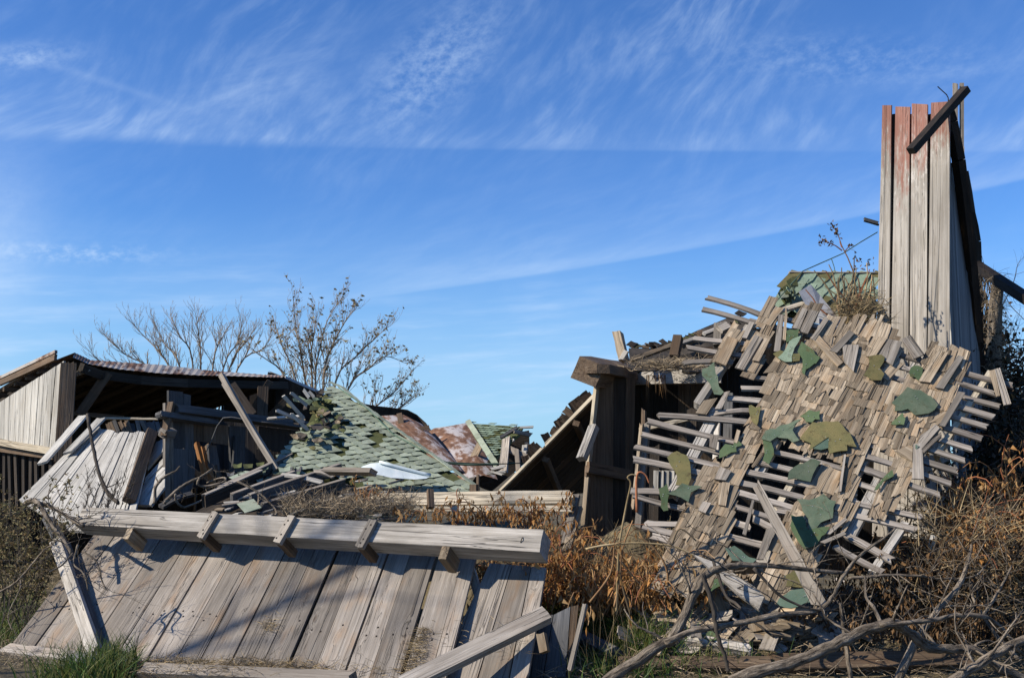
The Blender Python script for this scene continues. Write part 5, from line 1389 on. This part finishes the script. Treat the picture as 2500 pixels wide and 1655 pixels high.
for k in range(230):
    x = random.gauss(1800, 150); y = random.uniform(1375, 1600)
    if x < 1560 or x > 2130 or y > 1625 - abs(x - 1800) * .1: continue
    if y < 1400 + max(0, (1750 - x)) * .7: continue
    p = gp(x, y)
    n_ = V((random.gauss(-.1, .35), random.gauss(-.6, .35), 1)).normalized()
    d_ = V((random.uniform(-1, 1), random.uniform(-1, 1), random.uniform(-.3, .5)))
    d_ = (d_ - n_ * d_.dot(n_)).normalized()
    p += V((0, 0, random.uniform(.02, .14)))
    o = one('loose_shingle', MB().plank(p, p + d_ * random.uniform(.12, .34), random.uniform(.05, .14), .012, n_, 2, .02, rough=.06, notch=.1), random.choice(['shingle_wood', 'shingle_wood', 'shingle_wood', 'grey_wood', 'lath_wood']), lab1, 'shingle', 'loose shingles in the heap')
lab2 = 'small torn green felt scrap in the heap below the lath roof'
for (x, y) in ((1740, 1400), (1700, 1440), (1735, 1590), (1700, 1500), (1910, 1420), (1850, 1540), (1960, 1470), (1640, 1530), (1880, 1400), (1820, 1500), (1770, 1540), (1925, 1530)):
    s_ = random.uniform(12, 26)
    q = ragged([(x - s_, y - s_ * .2), (x + s_ * .3, y - s_ * .7), (x + s_, y), (x + s_ * .2, y + s_ * .6)], 3, 3)
    o = one('felt_scrap', MB().slab([gp(*c_) + V((0, 0, .10)) for c_ in q], V((-.2, -.6, 1)), .006, curl=.04), random.choice(['deep_green_felt', 'teal_felt', 'blue_green_felt', 'olive_felt']), lab2, 'felt scrap', 'green scraps in the heap')

# ------------------------------------------------------------------ fallen branches
def smooth_line(pts, n=4):
    out = []
    k = len(pts)
    for i in range(k - 1):
        p0, p1, p2, p3 = pts[max(i - 1, 0)], pts[i], pts[i + 1], pts[min(i + 2, k - 1)]
        for j in range(n):
            t = j / n
            out.append(.5 * ((2 * p1) + (p2 - p0) * t + (2 * p0 - 5 * p1 + 4 * p2 - p3) * t * t + (3 * p1 - p0 - 3 * p2 + p3) * t ** 3))
    out.append(pts[-1]); return out

def twig(mb, p, d, L, r, depth):
    pts = [p]; q = p.copy(); dd = d.normalized()
    k = 5
    for i in range(k):
        dd = (dd + V((random.uniform(-.35, .35), random.uniform(-.35, .35), random.uniform(-.3, .35)))).normalized()
        q = q + dd * (L / k); pts.append(q.copy())
    mb.tube(pts, (r, r * .35), 4)
    if depth:
        for i in range(2, k):
            if random.random() < .75:
                e = (dd + V((random.uniform(-1, 1), random.uniform(-1, 1), random.uniform(-.6, .9)))).normalized()
                twig(mb, pts[i], e, L * random.uniform(.35, .65), r * .5, depth - 1)

def branch(label, lines, Ys, rpx, mat='bark', twigs=8, tl=.45, td=1, name='fallen_branch'):
    base = at(lines[0][0][0], lines[0][0][1], Ys[0])
    t = thing(name, label, 'branch', base)
    for li, l in enumerate(lines):
        mb = MB()
        n_ = len(l)
        y0, y1 = Ys
        pts = [at(x, y, y0 + (y1 - y0) * i / (n_ - 1)) for i, (x, y) in enumerate(l)]
        pts = smooth_line(pts, 5)
        r0, r1 = rpx[li]
        m_ = len(pts)
        rr_ = [pxm(r0 + (r1 - r0) * (i / (m_ - 1)), pts[i].y) * .5 * (1 + random.uniform(-.08, .08) + (.16 if random.random() < .08 else 0)) for i in range(m_)]
        pts = [p_ + V((random.gauss(0, .35), random.gauss(0, .35), random.gauss(0, .35))) * r_ * .35 for p_, r_ in zip(pts, rr_)]
        mb.tube(pts, rr_, 9 if r0 > 15 else 6, wob=.05)
        lb_ = part('limb', mb, mat, t, smooth=True)
        if twigs:
            tm = MB()
            for k in range(twigs):
                i = random.randrange(m_ // 4, m_)
                d = V((random.uniform(-1, 1), random.uniform(-.6, .6), random.uniform(-.5, 1)))
                twig(tm, pts[i], d, tl * random.uniform(.5, 1.2), max(.003, rr_[i] * .35), td)
            part('twigs', tm, mat, lb_, stuff=True, smooth=True)
    return t

branch('thick grey fallen branch rising from bottom centre and arching over the heap', [[(1455, 1690), (1490, 1655), (1600, 1582), (1645, 1552), (1690, 1460), (1715, 1410), (1760, 1386), (1820, 1379), (1900, 1382), (1990, 1392), (2060, 1398)],
       [(1625, 1568), (1700, 1538), (1800, 1522), (1900, 1500), (1985, 1492), (2030, 1460), (2062, 1400), (2100, 1355), (2160, 1312), (2188, 1288)]], (8.0, 8.5), ((31, 8), (16, 4)), twigs=7, tl=.5)
branch('forked pale barked branch lying across the bottom right corner', [[(1780, 1662), (1950, 1610), (2050, 1568), (2110, 1540), (2165, 1522), (2205, 1532), (2260, 1576), (2320, 1584), (2390, 1588), (2440, 1630), (2510, 1662)],
       [(2150, 1526), (2250, 1516), (2350, 1502), (2410, 1508), (2450, 1540), (2490, 1590), (2510, 1600)]], (7.8, 8.2), ((28, 19), (13, 8)), twigs=7, tl=.5)
branch('straight smooth branch in the extreme bottom right corner', [[(2320, 1665), (2400, 1612), (2460, 1580), (2515, 1552)]], (7.6, 7.8), ((24, 19),), twigs=6)
branch('dark slanting branch rising behind the pale forked branch', [[(2190, 1665), (2230, 1575), (2280, 1500), (2340, 1430), (2362, 1370), (2372, 1330)]], (8.4, 8.9), ((22, 6),), twigs=8, tl=.5)
branch('thin upright branch left of the pale fork', [[(2078, 1665), (2066, 1580), (2058, 1530), (2052, 1470)]], (8.1, 8.2), ((12, 6),), twigs=5, tl=.35)
branch('thin bent branch standing on the pale fork', [[(2152, 1522), (2132, 1480), (2114, 1455), (2112, 1405)]], (8.0, 8.3), ((10, 5),), twigs=5, tl=.35)
branch('long thin branch lying level across the right thicket', [[(2070, 1412), (2160, 1404), (2240, 1405), (2300, 1412), (2380, 1405), (2420, 1360)]], (8.8, 8.9), ((8, 4),), twigs=8, tl=.5)
branch('dark thin branch dropping through the heap to the tin scrap', [[(1742, 1370), (1770, 1450), (1800, 1475), (1835, 1512), (1890, 1555)]], (8.6, 8.2), ((8, 6),), 'dark_bark', twigs=5, tl=.3)
branch('dark knotty branch hanging below the branch fork', [[(1715, 1400), (1735, 1460), (1745, 1510), (1757, 1570), (1770, 1600), (1778, 1640)]], (8.1, 8.0), ((12, 9),), 'dark_bark', twigs=5, tl=.3)
branch('dark thin branch trailing right from the branch arch', [[(1840, 1385), (1900, 1450), (1960, 1480), (2010, 1490)]], (8.2, 8.2), ((9, 4),), 'dark_bark', twigs=6, tl=.3)
branch('forked twiggy branch at right edge near the tower foot', [[(2490, 1610), (2440, 1560), (2380, 1470), (2372, 1420)], [(2400, 1500), (2440, 1440), (2470, 1380)]], (8.6, 8.9), ((12, 6), (8, 4)), twigs=10, tl=.5)
branch('grey branch with looped ends behind the beam', [[(400, 1228), (430, 1200), (455, 1180), (490, 1164), (520, 1143)], [(428, 1205), (432, 1225), (450, 1238), (490, 1222), (520, 1205), (560, 1180)], [(488, 1165), (482, 1180), (500, 1187), (540, 1178), (552, 1170), (540, 1166), (505, 1178)]], (11.6, 11.8), ((12, 5), (7, 4), (6, 4)), twigs=4, tl=.3)
branch('thin crossing branch over the sunken rafters', [[(580, 1175), (632, 1202), (670, 1240), (676, 1258)], [(632, 1202), (630, 1230), (628, 1254)]], (11.3, 11.1), ((6, 4), (5, 3)), twigs=4, tl=.25)
branch('bare forked stick in front of the dark wall boards', [[(378, 1230), (380, 1190), (400, 1165), (425, 1152), (440, 1138)], [(388, 1180), (380, 1165)]], (11.9, 12.0), ((9, 5), (4, 3)), twigs=0)
branch('dark upright stick curving over the slumped siding', [[(214, 1012), (220, 1050), (230, 1105), (245, 1165), (265, 1205), (290, 1228)]], (12.2, 11.6), ((9, 9),), 'dark_bark', twigs=2, tl=.3)
branch('grey limb hooked over the slumped siding by the beam end', [[(62, 1228), (85, 1222), (100, 1238), (125, 1278), (150, 1310), (175, 1350)], [(85, 1226), (130, 1240), (175, 1268), (205, 1282)]], (11.2, 10.6), ((14, 8), (12, 9)), twigs=5, tl=.4)
branch('twiggy grey branch tangled round the leaning pale plank', [[(190, 1330), (180, 1375), (205, 1400), (215, 1440)], [(178, 1350), (150, 1380), (120, 1395)], [(200, 1345), (235, 1370), (250, 1420), (262, 1440)]], (9.9, 9.7), ((6, 3), (5, 3), (5, 3)), twigs=6, tl=.35)
branch('bare looping twig over the ground at the left edge', [[(-10, 1450), (40, 1420), (80, 1375), (110, 1340), (130, 1330)], [(50, 1415), (48, 1440), (20, 1500), (30, 1540)]], (10.6, 10.3), ((6, 3), (4, 2)), twigs=8, tl=.4)

# ------------------------------------------------------------------ dried vines
def vine_clump(mstem, mleaf, base, h, n, spread, leafs, lsize, droop=.9, up=1.0):
    for k in range(n):
        p = base + V((random.gauss(0, spread), random.gauss(0, spread * .5), 0))
        d = V((random.uniform(-.7, .7), random.uniform(-.6, .3), up)).normalized()
        pts = [p.copy()]
        L = h * random.uniform(.5, 1.15); K = 8
        for i in range(K):
            d = (d + V((random.uniform(-.35, .35), random.uniform(-.3, .3), -.30 * droop * (i / K) * 2 + random.uniform(-.12, .12)))).normalized()
            p = p + d * (L / K); pts.append(p.copy())
        mstem.tube(pts, (.008, .003), 4)
        for i in range(leafs):
            q = pts[random.randrange(2, K + 1)] + V((random.gauss(0, .03), random.gauss(0, .03), random.gauss(0, .03)))
            mleaf.leaf(q, V((random.uniform(-.5, .5), random.uniform(-.5, .5), -1.0)), lsize * random.uniform(.6, 1.7), random.uniform(.14, .34), None, .35)

def vines(name, label, spots, mats, h, n, spread, leafs, lsize, droop=.9, up=1.0):
    t = thing(name, label, 'plant', spots[0] if isinstance(spots[0], Vector) else at(*spots[0]))
    a, b = MB(), MB()
    for s_ in spots:
        vine_clump(a, b, s_ if isinstance(s_, Vector) else at(*s_), h, n, spread, leafs, lsize, droop, up)
    st_ = part('stems', a, mats[0], t, stuff=True)
    part('leaves', b, mats[1], st_, stuff=True)
    return t
SL = ('vine_stem', 'dry_leaf')
vines('dried_vine', 'orange brown dried vine heaped at the foot of dark wall', [gp(1400, 1490), gp(1440, 1470), gp(1360, 1450), gp(1330, 1480)], SL, .85, 30, .22, 13, .062)
vines('dried_vine', 'thick tan dried vine below the lath ends', [gp(1520, 1510), gp(1580, 1500), gp(1470, 1500)], SL, .88, 34, .20, 13, .062)
vines('dried_vine', 'dried vine creeping under the shingle strip', [gp(1640, 1470), gp(1690, 1450), gp(1610, 1490)], SL, .55, 22, .20, 14, .055)
vines('dried_vine', 'rust coloured dried weed standing before the cream timber', [at(1200, 1278, 10.4), at(1260, 1280, 10.3)], SL, .40, 9, .16, 15, .05)
vines('dried_vine', 'dried weed drooping over left part of the cream timber', [at(1060, 1275, 10.6), at(1120, 1280, 10.5)], SL, .34, 7, .15, 13, .05)
vines('dried_vine', 'orange dried weed right end of beam near the wall foot', [at(1310, 1280, 10.3), at(1350, 1330, 10.1), at(1350, 1400, 9.7)], SL, .36, 9, .14, 16, .05)
vines('dried_vine', 'small dried weed tuft behind the beam near the straw', [at(900, 1225, 11.2)], SL, .35, 8, .10, 14, .04)
vines('dried_vine', 'dried leaves showing through the gap between the panels', [at(1165, 1420, 9.8)], SL, .3, 12, .08, 16, .05)
# tall bent canes by the opening
t = thing('dried_cane', 'tall pale bent canes rising before the dark opening', 'plant', at(1500, 1480, 9.2))
for l in ([(1505, 1500), (1508, 1400), (1512, 1330), (1530, 1230), (1540, 1180), (1532, 1165), (1545, 1158), (1565, 1168)], [(1500, 1480), (1512, 1420), (1520, 1340), (1545, 1270)], [(1620, 1480), (1630, 1400), (1600, 1340), (1560, 1310)],
          [(1555, 1250), (1555, 1160), (1575, 1158), (1585, 1180)], [(1440, 1470), (1490, 1400), (1500, 1330)], [(1540, 1500), (1520, 1430), (1512, 1370), (1540, 1400), (1575, 1440)], [(1640, 1330), (1660, 1290), (1700, 1320)], [(1430, 1340), (1480, 1330), (1560, 1325), (1650, 1335), (1720, 1370)]):
    part('cane', MB().tube(smooth_line([at(x, y, 9.15) for x, y in l], 4), (.011, .006), 5), 'vine_stem' if random.random() < .5 else 'straw', t, smooth=True)
# vines on the right, in front of the tower foot
vines('dried_vine', 'big rust brown vine thicket leaning on the right edge', [at(2440, 1420, 9.6), at(2500, 1400, 9.6), at(2380, 1420, 9.6), at(2470, 1330, 9.9), at(2420, 1300, 10.0), at(2510, 1260, 10.0)], SL, .95, 26, .28, 18, .052, .8)
vines('dried_vine', 'dark brown dead vine hanging at the tower foot', [at(2330, 1440, 9.5), at(2280, 1460, 9.3), at(2230, 1450, 9.2)], ('dark_bark', 'dead_leaf'), .7, 20, .22, 26, .05)
vines('dried_vine', 'orange vine twisting up the tower side', [at(2310, 1420, 9.5), at(2350, 1380, 9.7)], ('vine_stem', 'dead_leaf'), .8, 9, .12, 10, .045, .4)
vines('dried_vine', 'low brown vine tangle behind the bottom right branches', [gp(2150, 1560), gp(2250, 1560), gp(2350, 1560), gp(2450, 1560), gp(2200, 1500), gp(2330, 1480), gp(2430, 1500), gp(2100, 1480)], ('dark_bark', 'dead_leaf'), .55, 22, .25, 26, .05)
# dry stalks and straw nest beside the tower
t = thing('dry_stalks', 'tall dry stalks in the straw nest beside the tower', 'plant', at(2080, 800, 11.0))
for k in range(26):
    x = random.uniform(2045, 2135); y = random.uniform(760, 810)
    l = [(x, y)]
    a = random.uniform(-.5, .35)
    for i in range(5):
        a += random.uniform(-.25, .25); l.append((l[-1][0] + sin(a) * 26, l[-1][1] - cos(a) * random.uniform(18, 32)))
    if l[-1][1] < 625: continue
    part('stalk', MB().tube([at(x_, y_, 11.0) for x_, y_ in l], (.012, .005), 5), random.choice(['vine_stem', 'straw', 'straw', 'vine_stem']), t)
for l in ([(2090, 680), (2070, 630), (2055, 600), (2045, 570), (2035, 555)], [(2056, 612), (2040, 600), (2020, 592), (2008, 590)], [(2062, 615), (2070, 605), (2078, 598)], [(2040, 568), (2045, 558)], [(2020, 592), (2016, 585), (2005, 584)], [(2055, 604), (2050, 590)]):
    part('seed_stem', MB().tube([at(x, y, 11.1) for x, y in l], (.008, .004), 4), 'vine_stem', t)
b = MB()
for (x, y) in ((2035, 556), (2030, 552), (2042, 565), (2008, 590), (2004, 584), (2016, 598), (2026, 594), (2078, 600), (2048, 572), (2100, 640), (2090, 630), (2120, 650), (2130, 640), (2085, 660)):
    for k in range(7): b.leaf(at(x + random.gauss(0, 5), y + random.gauss(0, 5), 11.1), V((random.uniform(-1, 1), 0, random.uniform(-1, 1))), .04, .4)
part('seed_heads', b, 'dead_leaf', t, stuff=True)

# ------------------------------------------------------------------ straw and grass (nobody could count it)
def straw(name, label, mat, n, fn, L, w, flat=.35):
    m = MB()
    for k in range(n):
        p = fn()
        if p is None: continue
        d = V((random.uniform(-1, 1), random.uniform(-1, 1), random.uniform(0, flat)))
        m.blade(p, d, L * random.uniform(.5, 1.3), w, (random.uniform(-.5, .5), random.uniform(-.5, .5), random.uniform(-.8, .1)))
    return one(name, m, mat, label, 'straw', kind='stuff')
straw('straw', 'golden straw nest beside the tower', 'straw', 1500, lambda: at(random.gauss(2095, 30), min(830, random.gauss(775, 26)), 10.95 + random.uniform(-.1, .15)), .16, .007, .8)
def sc_mid():
    x = random.uniform(690, 1010); y = 1262 - abs(x - 850) * .06 + random.gauss(-12, 14)
    return at(x, y, 11.0 + random.uniform(-.2, .3))
straw('dry_grass', 'grey brown dead grass tangle behind the long beam', 'grey_straw', 2400, sc_mid, .20, .005, 1.0)
straw('straw', 'pale straw along the foot of the big panel', 'straw', 2200, lambda: gp(random.uniform(300, 1000), random.gauss(1643, 9)) + V((0, 0, random.uniform(.02, .08))), .13, .005, .5)
def on_fp():
    r = random.random()
    if r < .6:
        k = random.random(); return FP(1040 - 45 * k + random.gauss(0, 7 + 12 * k), 1540 + 110 * k, .03)
    if r < .75: return FP(random.gauss(662, 10), random.gauss(1532, 9), .025)
    return FP(random.uniform(1060, 1330), 1600 - random.uniform(0, 1) * 90, .02) if random.random() < .3 else FP(random.uniform(90, 200), random.gauss(1600, 8), .02)
straw('straw', 'straw caught on the boards of the big panel', 'straw', 700, on_fp, .10, .004, .3)
straw('straw', 'straw and roots on the rotten roof above the header', 'grey_straw', 900, lambda: at(random.gauss(1625, 45), random.gauss(893, 7), 11.5 + random.uniform(-.1, .2)), .16, .006, .5)
m = MB()
for k in range(26):
    x = random.choice([1583, 1586, 1600, 1612, 1620, 1626, 1650]) + random.uniform(-5, 5)
    m.blade(at(x, 915, 11.45), V((random.uniform(-.1, .1), -.1, -1)), random.uniform(.12, .34), .007, (random.uniform(-.2, .2), 0, 0))
one('hanging_roots', m, 'dead_leaf', 'dead roots hanging down over the header board', 'roots', kind='stuff')
straw('straw', 'litter of straw over the ground right of the panel', 'grey_straw', 3600, lambda: gp(random.uniform(1330, 2500), random.uniform(1480, 1665)) + V((0, 0, random.uniform(.01, .06))), .15, .005, .5)
straw('dry_grass', 'dead grass and litter on the ground at left', 'grey_straw', 3200, lambda: gp(random.uniform(-40, 200), random.uniform(1300, 1640)) + V((0, 0, .02)), .15, .005, .9)

straw('dry_stems', 'golden tangled dry stems among the dried vines', 'straw', 900, lambda: gp(random.uniform(1310, 1760), random.uniform(1440, 1520)) + V((0, 0, random.uniform(0, .35))), .42, .007, 1.6)
straw('dry_stems', 'tan tangled dry stems in the right thicket', 'straw', 900, lambda: at(random.uniform(2230, 2510), random.uniform(1240, 1560), random.uniform(9.0, 9.6)), .40, .007, 1.2)

def grass(name, label, spots, n, L, w=.010):
    m = MB()
    for (x, y, sx_, sy_) in spots:
        for k in range(n):
            p = gp(random.gauss(x, sx_), min(1700, random.gauss(y, sy_)))
            d = V((random.gauss(0, .35), random.gauss(0, .3), 1))
            m.blade(p, d, L * random.uniform(.5, 1.25), w, (random.gauss(0, .7), random.gauss(0, .5), -.55), None, 4)
    return one(name, m, 'green_grass', label, 'grass', kind='stuff')
grass('grass', 'lush green grass tuft at the foot of the leaning plank', [(285, 1640, 26, 12), (240, 1660, 45, 12), (170, 1670, 50, 8)], 230, .30, .013)
grass('grass', 'green grass patch at the left edge of the picture', [(40, 1490, 45, 28), (20, 1540, 30, 20)], 900, .11, .012)
grass('grass', 'green grass clump under the dried vines', [(1500, 1560, 36, 18), (1560, 1590, 50, 12), (1440, 1585, 30, 14)], 380, .30)
grass('grass', 'sparse green grass along the bottom centre edge', [(1440, 1640, 40, 14), (1560, 1650, 60, 10), (1750, 1630, 80, 10), (1345, 1515, 14, 8)], 130, .22)
straw('tall_straw', 'tall thin straw stems by the grass clump', 'straw', 60, lambda: gp(random.uniform(1400, 1560), random.uniform(1600, 1655)), .6, .004, 3.5)

# ------------------------------------------------------------------ weeds and shrubs
def weed(label, base, h, n, spread, lsz, mats=('dark_bark', 'weed_leaf'), leafs=34, name='weed_shrub'):
    t = thing(name, label, 'shrub', base)
    a, b = MB(), MB()
    for k in range(n):
        p = base + V((random.gauss(0, spread * .4), random.gauss(0, spread * .4), 0))
        d = V((random.gauss(0, .35), random.gauss(0, .35), 1)).normalized()
        pts = [p.copy()]
        L = h * random.uniform(.55, 1.1)
        for i in range(7):
            d = (d + V((random.gauss(0, .13), random.gauss(0, .13), .05))).normalized(); p = p + d * (L / 7); pts.append(p.copy())
        a.tube(pts, (.006, .002), 4)
        for i in range(2, 8):
            for s_ in range(3):
                e = (d + V((random.uniform(-1, 1), random.uniform(-1, 1), random.uniform(-.1, .6)))).normalized()
                q = pts[i]; l2 = L * .22 * random.uniform(.5, 1)
                a.tube([q, q + e * l2 * .5 + V((0, 0, .01)), q + e * l2], (.0025, .0012), 3)
                for z in range(leafs // 7):
                    b.leaf(q + e * l2 * random.uniform(.3, 1.05), V((random.uniform(-1, 1), random.uniform(-1, 1), random.uniform(-.5, 1))), lsz * random.uniform(.5, 1.3), .45)
    st_ = part('stems', a, mats[0], t, stuff=True); part('leaves', b, mats[1], st_, stuff=True)
    return t
weed('olive grey weed bush at the left edge', gp(25, 1535), 1.35, 20, .5, .042, leafs=60)
weed('taller seedy weed beside the barn lower boards', gp(80, 1420), 1.25, 12, .3, .04, leafs=50)
weed('feathery weed at the left edge behind the looping twig', gp(-60, 1500), 1.4, 18, .4, .042, leafs=60)
weed('wispy dark weed in front of the slumped siding', at(215, 1275, 11.3), .55, 7, .3, .016, ('dark_bark', 'dead_leaf'), 14)
weed('wispy seed weed at the lower edge of slumped siding', at(270, 1255, 11.4), .42, 6, .25, .016, ('dark_bark', 'dead_leaf'), 14)
weed('tiny seed weeds standing over the sunken rafters', at(760, 1245, 11.2), .3, 8, .3, .014, ('dark_bark', 'dead_leaf'), 14)

# dark ivy mass and the vine-wrapped post at right
def leafmass(name, label, cat, spots, n, lsz, mats):
    base = at(*spots[0][:3])
    t = thing(name, label, cat, base)
    b = MB(); a = MB()
    for (x, y, Y, sx_, sy_, sY, wgt) in spots:
        for k in range(int(n * wgt)):
            p = at(random.gauss(x, sx_), random.gauss(y, sy_), Y + random.gauss(0, sY))
            b.leaf(p, V((random.uniform(-1, 1), random.uniform(-1, 1), random.uniform(-1, .4))), lsz * random.uniform(.5, 1.4), .7)
        for k in range(int(26 * wgt)):
            p = at(random.gauss(x, sx_), random.gauss(y, sy_), Y + random.gauss(0, sY))
            twig(a, p, V((random.uniform(-1, 1), 0, random.uniform(-1, 1))), .6, .006, 1)
    st_ = part('stems', a, 'dark_bark', t, stuff=True); part('leaves', b, mats, st_, stuff=True)
    return t
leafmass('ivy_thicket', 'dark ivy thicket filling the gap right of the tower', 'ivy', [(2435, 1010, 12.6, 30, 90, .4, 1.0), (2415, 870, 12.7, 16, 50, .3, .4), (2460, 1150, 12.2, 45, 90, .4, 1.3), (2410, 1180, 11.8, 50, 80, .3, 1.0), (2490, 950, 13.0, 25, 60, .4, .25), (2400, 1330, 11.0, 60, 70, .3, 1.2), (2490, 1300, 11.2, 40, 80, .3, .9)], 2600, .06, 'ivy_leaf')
t = thing('vine_post', 'rotten post wrapped in shaggy dead vines beyond the tower', 'post', at(2420, 1100, 12.2))
pp_ = [at(x, y, 12.2) for x, y in ((2415, 1100), (2420, 960), (2422, 900), (2428, 820), (2432, 740), (2436, 690), (2434, 672))]
part('post', MB().tube(pp_, (.10, .10, .085, .085, .075, .065, .03), 9, wob=.15), 'bark', t, smooth=True)
m = MB()
for k in range(700):
    y = random.uniform(670, 940); x = 2433 - (y - 680) * .045
    p = at(x + random.gauss(0, 10), y, 12.2 + random.uniform(-.12, .1))
    m.blade(p, V((random.uniform(-.7, .9), random.uniform(-.6, .3), random.uniform(-.9, .5))), random.uniform(.08, .3), .006, (random.uniform(-.2, .3), 0, -1.2))
part('shaggy_vine', m, 'grey_straw', t, stuff=True)
m = MB()
for k in range(42):
    x = random.uniform(2388, 2416); y = random.uniform(650, 760)
    pts = [at(x, y, 12.4)]
    for i in range(6):
        x += random.gauss(0, 5); y += random.uniform(10, 34); pts.append(at(x, y, 12.4 + random.uniform(-.05, .05)))
    m.tube(pts, (.006, .003), 4)
part('hanging_tendrils', m, 'dark_bark', t, stuff=True)
branch('thin bare twigs at right edge under the taut wire', [[(2440, 905), (2462, 860), (2475, 840), (2505, 870)], [(2450, 880), (2480, 890), (2510, 905)], [(2440, 760), (2470, 700), (2480, 670)]], (12.4, 12.4), ((4, 2), (4, 2), (3, 1)), 'dark_bark', twigs=6, tl=.5, name='bare_twig')
leafmass('distant_shrub', 'far dark shrub behind the ivy at the right edge', 'shrub', [(2480, 1040, 22, 35, 70, .8, 1.0), (2520, 1120, 22, 50, 60, .8, .8)], 1500, .09, 'ivy_leaf')

# ------------------------------------------------------------------ trees behind the barn
def tree(label, stems, Y, leaves, seed, lean, tip_r=.006, spreadf=1.0):
    random.seed(seed)
    bx_, by_ = stems[0][0]
    t = thing('bare_tree', label, 'tree', at(bx_, by_, Y), 'bare trees behind the barn')
    a, b, trunk = MB(), MB(), MB()
    def grow(p, d, L, r, lev):
        K = 5
        pts = [p.copy()]
        for i in range(K):
            d = (d + V((random.gauss(0, .10), random.gauss(0, .10), random.gauss(.05, .06)))).normalized()
            p = p + d * (L / K); pts.append(p.copy())
        a.tube(pts, (r, max(r * .5, tip_r * .7)), 5 if lev < 2 else 3)
        if lev >= 4 or L < .25: 
            if leaves:
                for z in range(random.randrange(leaves + 1)):
                    b.leaf(pts[random.randrange(1, K + 1)], V((random.uniform(-1, 1), random.uniform(-1, 1), random.uniform(-1, .4))), random.uniform(.08, .15), .5)
            return
        for i in range(1, K + 1):
            for rep in range(2 if lev < 2 else 1):
                if random.random() < (.5 if lev < 2 else .55):
                    side = V((random.uniform(-1, 1), random.uniform(-1, 1), random.uniform(.1, .7)))
                    e = (d * 1.0 + side * .75 * spreadf).normalized()
                    grow(pts[i], e, L * random.uniform(.36, .58), r * .5, lev + 1)
    for l in stems:
        pts = smooth_line([at(x, y, Y + random.uniform(-.6, .6)) for x, y in l], 4)
        n_ = len(pts); r0 = .04
        rr_ = [r0 * (1 - .85 * i / (n_ - 1)) for i in range(n_)]
        trunk.tube(pts, rr_, 6)
        for i in range(3, n_):
            for rep in range(3):
                if random.random() < .8:
                    d = (pts[i] - pts[i - 1]).normalized()
                    e = (d + V((random.uniform(-1, 1), random.uniform(-1, 1), random.uniform(0, .5))) * .6 * spreadf).normalized()
                    grow(pts[i], e, random.uniform(.5, 1.05) * (1.1 - .6 * i / n_), rr_[i] * .5, 2)
    part('trunk', trunk, 'tree_bark', t, smooth=True)
    cr_ = part('crown', a, 'tree_bark', t, smooth=True)
    if b.v: part('leaves', b, 'tree_leaf', cr_, stuff=True)
tree('leafless grey tree with many upright stems behind the tin roof', [[(470, 1150), (420, 920), (390, 861), (345, 814), (322, 786)], [(470, 1150), (440, 900), (400, 837), (375, 783)], [(480, 1150), (470, 884), (440, 822), (420, 779)], [(490, 1150), (490, 884), (485, 822), (478, 767)],
      [(500, 1150), (520, 892), (540, 829), (560, 794)], [(500, 1150), (545, 900), (580, 837), (592, 779)], [(510, 1150), (580, 900), (640, 853), (660, 822)], [(460, 1150), (380, 920), (310, 868), (268, 833)], [(460, 1150), (350, 920), (250, 884), (222, 861)], [(500, 1150), (560, 900), (605, 829), (625, 798)]], 34, 0, 5, 0)
tree('tall tree keeping a few yellowed leaves behind the green roof', [[(780, 1150), (745, 930), (735, 863), (722, 796), (715, 722)], [(780, 1150), (770, 930), (780, 855), (800, 781), (838, 722)], [(785, 1150), (790, 920), (810, 848), (845, 781), (870, 752)], [(790, 1150), (820, 930), (870, 870), (915, 826), (950, 796)],
      [(775, 1150), (720, 920), (690, 848), (672, 796)], [(790, 1150), (850, 950), (900, 900), (940, 870), (985, 885)], [(770, 1150), (700, 930), (650, 877), (600, 848)], [(800, 1150), (900, 1010), (960, 960), (1010, 900)], [(800, 1150), (930, 1030), (985, 990), (1020, 960)], [(780, 1150), (760, 900), (765, 826), (775, 766)]], 32, 1, 8, 0)

# a slender tree beyond the left edge, whose trunk shadow crosses the panel
random.seed(41)
tb_ = V((-13.8, 6.45, 0))
tt_ = thing('bare_tree', 'slender bare tree beyond the left edge throwing a soft shadow on the panel', 'tree', tb_, 'bare trees behind the barn')
trk = MB(); lim = MB()
tp_ = smooth_line([tb_ + V((.02 * i * random.uniform(-1, 1), .0, 1.45 * i)) for i in range(9)], 3)
trk.tube(tp_, (.085, .035), 9)
for i in range(9, len(tp_)):
    for rep in range(2):
        twig(lim, tp_[i], V((random.uniform(-1, 1), random.uniform(-1, 1), random.uniform(.3, 1))), random.uniform(.8, 2.0), .022, 2)
part('trunk', trk, 'tree_bark', tt_, smooth=True)
part('crown', lim, 'tree_bark', tt_, smooth=True)
random.seed(99)
print('objects', len(bpy.data.objects), 'tris', sum(len(o.data.loop_triangles) or sum(len(p.vertices) - 2 for p in o.data.polygons) for o in bpy.data.objects if o.type == 'MESH'))
